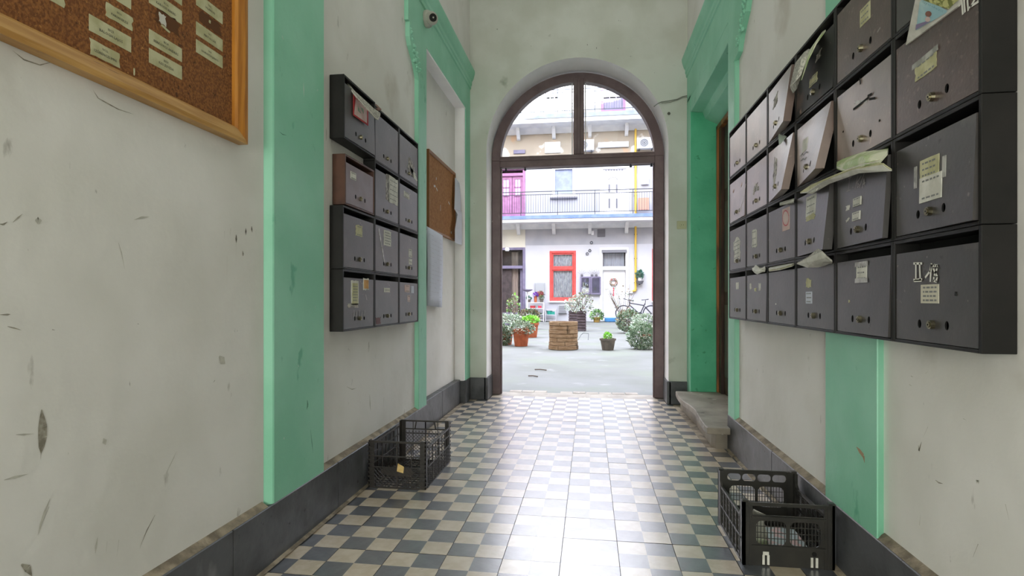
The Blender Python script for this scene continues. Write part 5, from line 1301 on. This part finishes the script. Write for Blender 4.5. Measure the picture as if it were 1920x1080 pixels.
# round wooden planter
X, Y = PZ(1055, 657); Y += .28; T = thing('round_planter', (X, Y, 0), 'large round weathered planter of stacked wood courses in the courtyard centre', 'planter')
hp = .52
for k in range(7):
    r = .27+.004*math.sin(k*2.1)+(.012 if k == 0 else 0); z0 = k*hp/7
    for q in range(3):
        m = MB(); jt = [.1, .32, .05, .62, .4, .8, .15][k]; a0, a1 = 2*math.pi*(q+jt)/3+.012, 2*math.pi*(q+1+jt)/3-.012; n = 10
        pts = [(X+r*math.cos(a0+(a1-a0)*i/n), Y+r*math.sin(a0+(a1-a0)*i/n)) for i in range(n+1)]+[(X+(r-.04)*math.cos(a1+(a0-a1)*i/n), Y+(r-.04)*math.sin(a1+(a0-a1)*i/n)) for i in range(n+1)]
        m.prism(pts, z0+.004, z0+hp/7-.003, oldwood, 'z'); m.build('plank', T, bevel=.004)
m = MB(); m.lathe((X, Y, 0), [(.225, 0), (.225, hp-.05)], soil, 20); m.build('soil', T)
# grey pot w green succulent
plant(1140, 657, 'small grey tapered pot with a bright green succulent in the courtyard', (.105, .14, .215, pot_grey), (.03, .07, .07, .07, 260, .035, [leaf_l]), xy=(PZ(1140, 657)[0], PZ(1140, 657)[1]+.11))
# big silvery bush, greener bush behind
X, Y = PZ(1206, 656)
plant(1206, 656, 'large silvery-green leafy shrub at the right side of the gateway view', (0, 0, 0, pot_grey), (.24, .27, .25, .25, 1400, .055, [leaf_g, leaf_w, leaf_d, leaf_g]), (14, .42, .5, .008, twig), 'shrub', xy=(X, Y+.2))
plant(1182, 628, 'bushy mid-green shrub behind the silvery one', (0, 0, 0, pot_grey), (.34, .34, .28, .30, 1300, .06, [leaf_d, leaf_g, leaf_b, leaf_g]), (16, .6, .4, .01, twig), 'shrub', xy=(PZ(1182, 628)[0], 15.6))
plant(1162, 612, 'bare-twigged young shrub in a dark pot near the white courtyard door', (.12, .16, .30, bikeb), (.55, .4, .3, .5, 70, .06, [leaf_g, leaf_b]), (14, 1.35, .4, .012, twig), 'shrub', xy=(PZ(1162, 612)[0], 17.9))
plant(1118, 602, 'little yellow-green plant in a clay pot left of the blue doorstep', (.12, .15, .2, M('ochre_pot', 'b3904f', .7)), (.08, .26, .2, .2, 300, .09, [leaf_d, leaf_l, leaf_g]), (6, .3, .5, .008, twig), xy=(PZ(1118, 601)[0], 22.6))
plant(1211, 640, 'trailing pale-leaved plant between the large shrubs and the wall', (.12, .16, .22, terra), (.16, .34, .25, .2, 600, .06, [leaf_w, leaf_g]), None, xy=(PZ(1216, 640)[0], 13.4))
# pallet planters with bare shrub
def slat_planter(px0, px1, pyb, h, dep, mt, label, nsl=7):
    x0, Y = PZ(px0, pyb); x1 = PZ(px1, pyb)[0]; T = thing('wooden_planter', ((x0+x1)/2, Y+dep/2, 0), label, 'planter')
    for k in range(nsl):
        z0 = .02+k*h/nsl
        for (a, b_, c_, d_) in ((x0, x1, Y, Y+.02), (x0, x1, Y+dep-.02, Y+dep), (x0, x0+.02, Y+.022, Y+dep-.022), (x1-.02, x1, Y+.022, Y+dep-.022)):
            m = MB(); m.box(a, b_, c_, d_, z0, z0+h/nsl*.78, mt); m.build('slat', T)
    m = MB()
    for xx, yy in ((x0+.022, Y+.022), (x1-.05, Y+.022), (x0+.022, Y+dep-.05), (x1-.05, Y+dep-.05)): m.box(xx, xx+.028, yy, yy+.028, 0, h, mt)
    m.build('post', T); m = MB(); m.box(x0+.022, x1-.022, Y+.022, Y+dep-.022, .02, h*.9, soil); m.build('soil', T); return (x0+x1)/2, Y+dep/2, h
c1 = slat_planter(1081, 1099, 621, .58, .3, pallet_m, 'tall dark slatted planter behind the round wooden planter')
c2_ = slat_planter(1066, 1083, 608, .50, .3, pallet_m, 'lower dark slatted planter left of the tall slatted one', 5)
plant(1090, 585, 'pale bare-branched shrub growing from the tall slatted planter', (0, 0, 0, pot_grey), (.28, .34, .3, .3, 420, .06, [leaf_w, leaf_b, leaf_g]), (18, .75, .5, .008, twig), 'shrub', base=c1[2]*.9+.01, xy=(c1[0], c1[1]))
plant(1072, 585, 'wispy pale shrub growing from the lower slatted planter', (0, 0, 0, pot_grey), (.25, .36, .3, .28, 300, .06, [leaf_w, leaf_g]), (14, .6, .6, .008, twig), 'shrub', base=c2_[2]*.9+.01, xy=(c2_[0], c2_[1]))
# terracotta pots on the left
X, Y = PZ(975, 650)
plant(975, 650, 'terracotta pot overgrown with variegated ivy, nearest of the left-hand pots', (.13, .17, .34, terra), (.02, .26, .22, .14, 900, .045, [leaf_w, leaf_g, leaf_d, leaf_w]), None, xy=(X, Y+.17))
T = thing('potted_plant', (X-.2, Y+.32, 0), 'ivy-covered terracotta pot at the gateway left edge', 'plant'); pot(T, (X-.36, Y+.50, 0), .12, .16, .36, terra)
m = MB(); leaves(m, (X-.38, Y+.30, .20), .15, .06, .22, 800, .045, [leaf_w, leaf_g, leaf_d], 12); stuff(m.build('foliage', T, fix=False))
plant(994, 633, 'square terracotta pot with bright lime plant behind the ivy pots', (.15, .19, .36, terra), (.06, .2, .18, .09, 420, .06, [leaf_l]), None, xy=(PZ(994, 633)[0], 13.6))
plant(1001, 613, 'reddish-brown pot with dark sprawling plant further back on the left', (.2, .25, .34, M('red_brown_pot', '8f4a3c', .7)), (.1, .34, .25, .16, 420, .08, [leaf_d, leaf_b]), (10, .5, .6, .01, twig), xy=(PZ(1001, 613)[0], 17.2))
plant(978, 605, 'tall thin leafy plant beside the courtyard door steps', (.14, .18, .26, pot_grey), (.35, .24, .2, .5, 260, .07, [leaf_g, leaf_b, leaf_l]), (8, 1.1, .25, .01, twig), xy=(PZ(978, 605)[0], 19.5))
plant(985, 600, 'long flat planter of pale foliage below the door steps', (.2, .26, .22, M('lilac_trough', '8a86a0', .7)), (.1, .5, .3, .15, 600, .07, [leaf_w, leaf_g]), None, xy=(PZ(957, 618)[0], 16.5))
# shelf with pots
def shelf(px0, px1, pyb, pyt, Yd, mt, label, lv):
    x0, _ = PY(px0, pyb, Yd); x1, ht = PY(px1, pyt, Yd); T = thing('plant_shelf', ((x0+x1)/2, Yd+.15, 0), label, 'shelf')
    for xx in (x0, x1-.03):
        m = MB(); m.box(xx, xx+.03, Yd, Yd+.32, 0, ht, mt); m.build('side_panel', T)
    for k in range(lv+1):
        z = .05+(ht-.07)*k/lv; m = MB(); m.box(x0+.03, x1-.03, Yd, Yd+.32, z, z+.022, mt); m.build('shelf_board', T)
    return x0, x1, ht
s0, s1, sh = shelf(987, 1020, 600, 567, 22.9, whitep, 'white shelf crowded with pots by the grey purple door', 3)
t0, t1, th_ = shelf(1022, 1043, 600, 580, 22.9, M('pale_grey_wood', 'b7b6bf', .7), 'low grey shelf with teal items left of the red window', 2)
for k, (fx, r, h, mt, lm, lab) in enumerate(((.12, .08, .12, pot_grey, [leaf_d, M('teal_leaf', '3d7d74', .6)], 'teal-leaved plant at the left of the white shelf top'), (.5, .07, .26, terra, [purplefl], 'purple-flowered plant in a tall clay pot on the white shelf'), (.85, .08, .13, pot_grey, [leaf_d], 'dark plant at the right end of the white shelf top'))):
    plant(300+k*17, 5, lab, (r*.8, r, h, mt), (.05, .09, .1, .09, 110, .06, lm), None, base=sh+.004, xy=(s0+(s1-s0)*fx, 23.05))
for k, (fx, mt, lab, lz) in enumerate(((.35, red, 'red box on the upper shelf board of the white shelf', 2), (.75, rednip, 'pinkish red tin beside the red box on the white shelf', 2), (.4, bikeb, 'dark bowl on the lower board of the white shelf', 1))):
    z = .05+(sh-.07)*lz/3+.024; x = s0+(s1-s0)*fx; m = MB()
    if k == 2: m.lathe((x, 23.05, z), [(.08, 0), (.14, .1), (.13, .1)], mt, 14)
    else: m.box(x-.11+k*.04, x+.10-k*.03, 22.98, 23.1, z, z+.10, mt)
    tag(m.build(['storage_box', 'tin', 'bowl'][k], loc=(x, 23.05, z), bevel=.006), lab, ['box', 'tin', 'bowl'][k])
x = (t0+t1)/2; z = .05+(th_-.07)/2+.024
m = MB(); m.lathe((x-.06, 23.05, z), [(.09, 0), (.12, .14), (.10, .15)], teal, 12); m.box(x+.02, x+.16, 22.97, 23.1, z, z+.12, teal); tag(m.build('watering_can', loc=(x, 23.05, z)), 'teal plastic can on the low grey shelf', 'can')
# red-leaf hanging plant before utility box
plant(1013, 548, 'round red and green plant hanging before the grey utility box', (.08, .1, .12, terra), (.02, .12, .06, .12, 200, .05, [leaf_d, rednip]), None, base=PY(1013, 553, 23.2)[1]-.1, xy=(PY(1013, 550, 23.25)[0], 23.25))
# pole with bird table
X = PY(989, 540, 22.3)[0]; zt_ = PY(989, 547, 22.3)[1]; T = thing('bird_table', (X, 22.3, 0), 'slim white pole topped with a purple tray beside the plant shelf', 'bird table')
m = MB(); m.bar((X, 22.3, 0), (X, 22.3, zt_), .022, whitep, 8); m.build('pole', T); m = MB(); m.lathe((X, 22.3, zt_), [(.06, 0), (.2, .06), (.21, .09), (.05, .07)], purpf, 14); m.build('tray', T)
# wall plant on bracket
xw, zw = PY(1199, 530, YF); T = thing('wall_planter', (xw, YF, zw), 'grey basket with a leafy plant on the wall right of the yellow pipe', 'plant')
m = MB(); m.lathe((xw, YF-.16, zw-.06), [(.10, 0), (.16, .13), (.14, .13)], vent_m, 14); m.build('basket', T); m = MB(); m.lathe((xw, YF-.16, zw+.05), [(.07, 0), (.085, .16), (.07, .16)], whitep, 12); m.build('pot', T)
m = MB(); stems(m, (xw, YF-.16, zw+.2), 6, .3, .4, .008, leaf_d, 3); m.build('stems', T); m = MB(); leaves(m, (xw, YF-.16, zw+.33), .15, .1, .16, 160, .08, [leaf_d, M('teal_leaf', '3d7d74', .6)], 8); stuff(m.build('foliage', T, fix=False))
m = MB(); m.box(xw-.02, xw+.02, YF-.16, YF, zw-.09, zw-.06, iron); m.build('bracket', T)
# bent metal hoop on the ground
X, Y = PZ(1094, 636); T = None
m = MB(); m.path([(X-.12, Y-.3, 0), (X-.05, Y, .11), (X+.0, Y+.05, .14), (X+.12, Y+.05, .13), (X+.11, Y-.2, .005)], .006, iron, 6); tag(m.build('metal_hoop', loc=(X, Y, 0)), 'bent thin metal hoop standing on the courtyard ground', 'hoop')
# litter twigs
for k, (px, py, l, lab) in enumerate(((1014, 694, .16, 'dark twig lying on the courtyard ground nearest the planter'), (1000, 706, .12, 'short twig on the courtyard ground left of the longer twig'))):
    X, Y = PZ(px, py); m = MB(); m.path([(X-l/2, Y, .008), (X, Y-.03, .014), (X+l/2, Y-.05, .008)], .007, twig, 5); tag(m.build('twig', loc=(X, Y, 0)), lab, 'twig')
# bicycle
def bicycle():
    Yb_ = 22.75; rx, rz = PY(1221, 590, Yb_); r = .335; rz = r+.02+max(0, rz-r-.02)
    T = thing('bicycle', (rx-.5, Yb_, 0), 'dark mountain bicycle leaning by the right end of the courtyard wall', 'bicycle')
    fx = rx-1.08; zc = rz
    for x in (rx, fx):
        m = MB(); m.torus((x, Yb_, zc), r-.02, .024, bikeb, 'y', 28, 6); w_ = m.build('wheel', T)
        m = MB()
        for k in range(18): a = k*math.pi/9; m.bar((x, Yb_+(.02 if k % 2 else -.02), zc), (x+(r-.03)*math.cos(a), Yb_, zc+(r-.03)*math.sin(a)), .0025, vent_m, 4, cap=False)
        m.build('spokes', w_); m = MB(); m.lathe((x, Yb_-.03, zc), [(.02, 0), (.03, .03), (.02, .06)], bikeb, 10, 'y'); m.build('hub', w_)
    bbx, bbz = rx-.44, zc-.03; sx_, sz_ = rx-.24, zc+.40; hx_, hz_ = rx-.86, zc+.44
    m = MB()
    for a, b_ in (((bbx, bbz), (sx_, sz_)), ((bbx, bbz), (hx_+.03, hz_-.12)), ((sx_-.02, sz_-.08), (hx_, hz_-.02)), ((rx, zc), (bbx, bbz)), ((rx, zc), (sx_-.01, sz_-.12))): m.bar((a[0], Yb_, a[1]), (b_[0], Yb_, b_[1]), .022, bikeb, 8)
    m.build('frame', T)
    m = MB(); m.bar((hx_, Yb_, hz_+.06), (hx_+.02, Yb_, hz_-.12), .02, bikeb, 8)
    for s_ in (-.05, .05): m.bar((hx_+.02, Yb_+s_, hz_-.1), (fx, Yb_+s_, zc), .016, bikeb, 6)
    m.build('fork', T)
    m = MB(); m.path([(hx_-.26, Yb_-.28, hz_+.16), (hx_-.05, Yb_-.1, hz_+.10), (hx_, Yb_, hz_+.08), (hx_+.05, Yb_+.1, hz_+.09), (hx_+.18, Yb_+.28, hz_+.05)], .014, bikeb, 6); m.build('handlebar', T)
    m = MB(); m.bar((sx_, Yb_, sz_-.05), (sx_+.02, Yb_, sz_+.13), .014, iron, 6); m.build('seat_post', T)
    m = MB(); m.prism([(sx_-.14, sz_+.13), (sx_+.13, sz_+.15), (sx_+.14, sz_+.19), (sx_+.0, sz_+.165), (sx_-.14, sz_+.16)], Yb_-.06, Yb_+.06, bikeb, 'y'); m.build('saddle', T, bevel=.01)
    m = MB(); m.lathe((bbx, Yb_-.05, bbz), [(.09, 0), (.09, .006)], iron, 18, 'y'); m.bar((bbx, Yb_-.06, bbz), (bbx+.1, Yb_-.06, bbz-.13), .012, iron); m.build('crank', T)
bicycle()
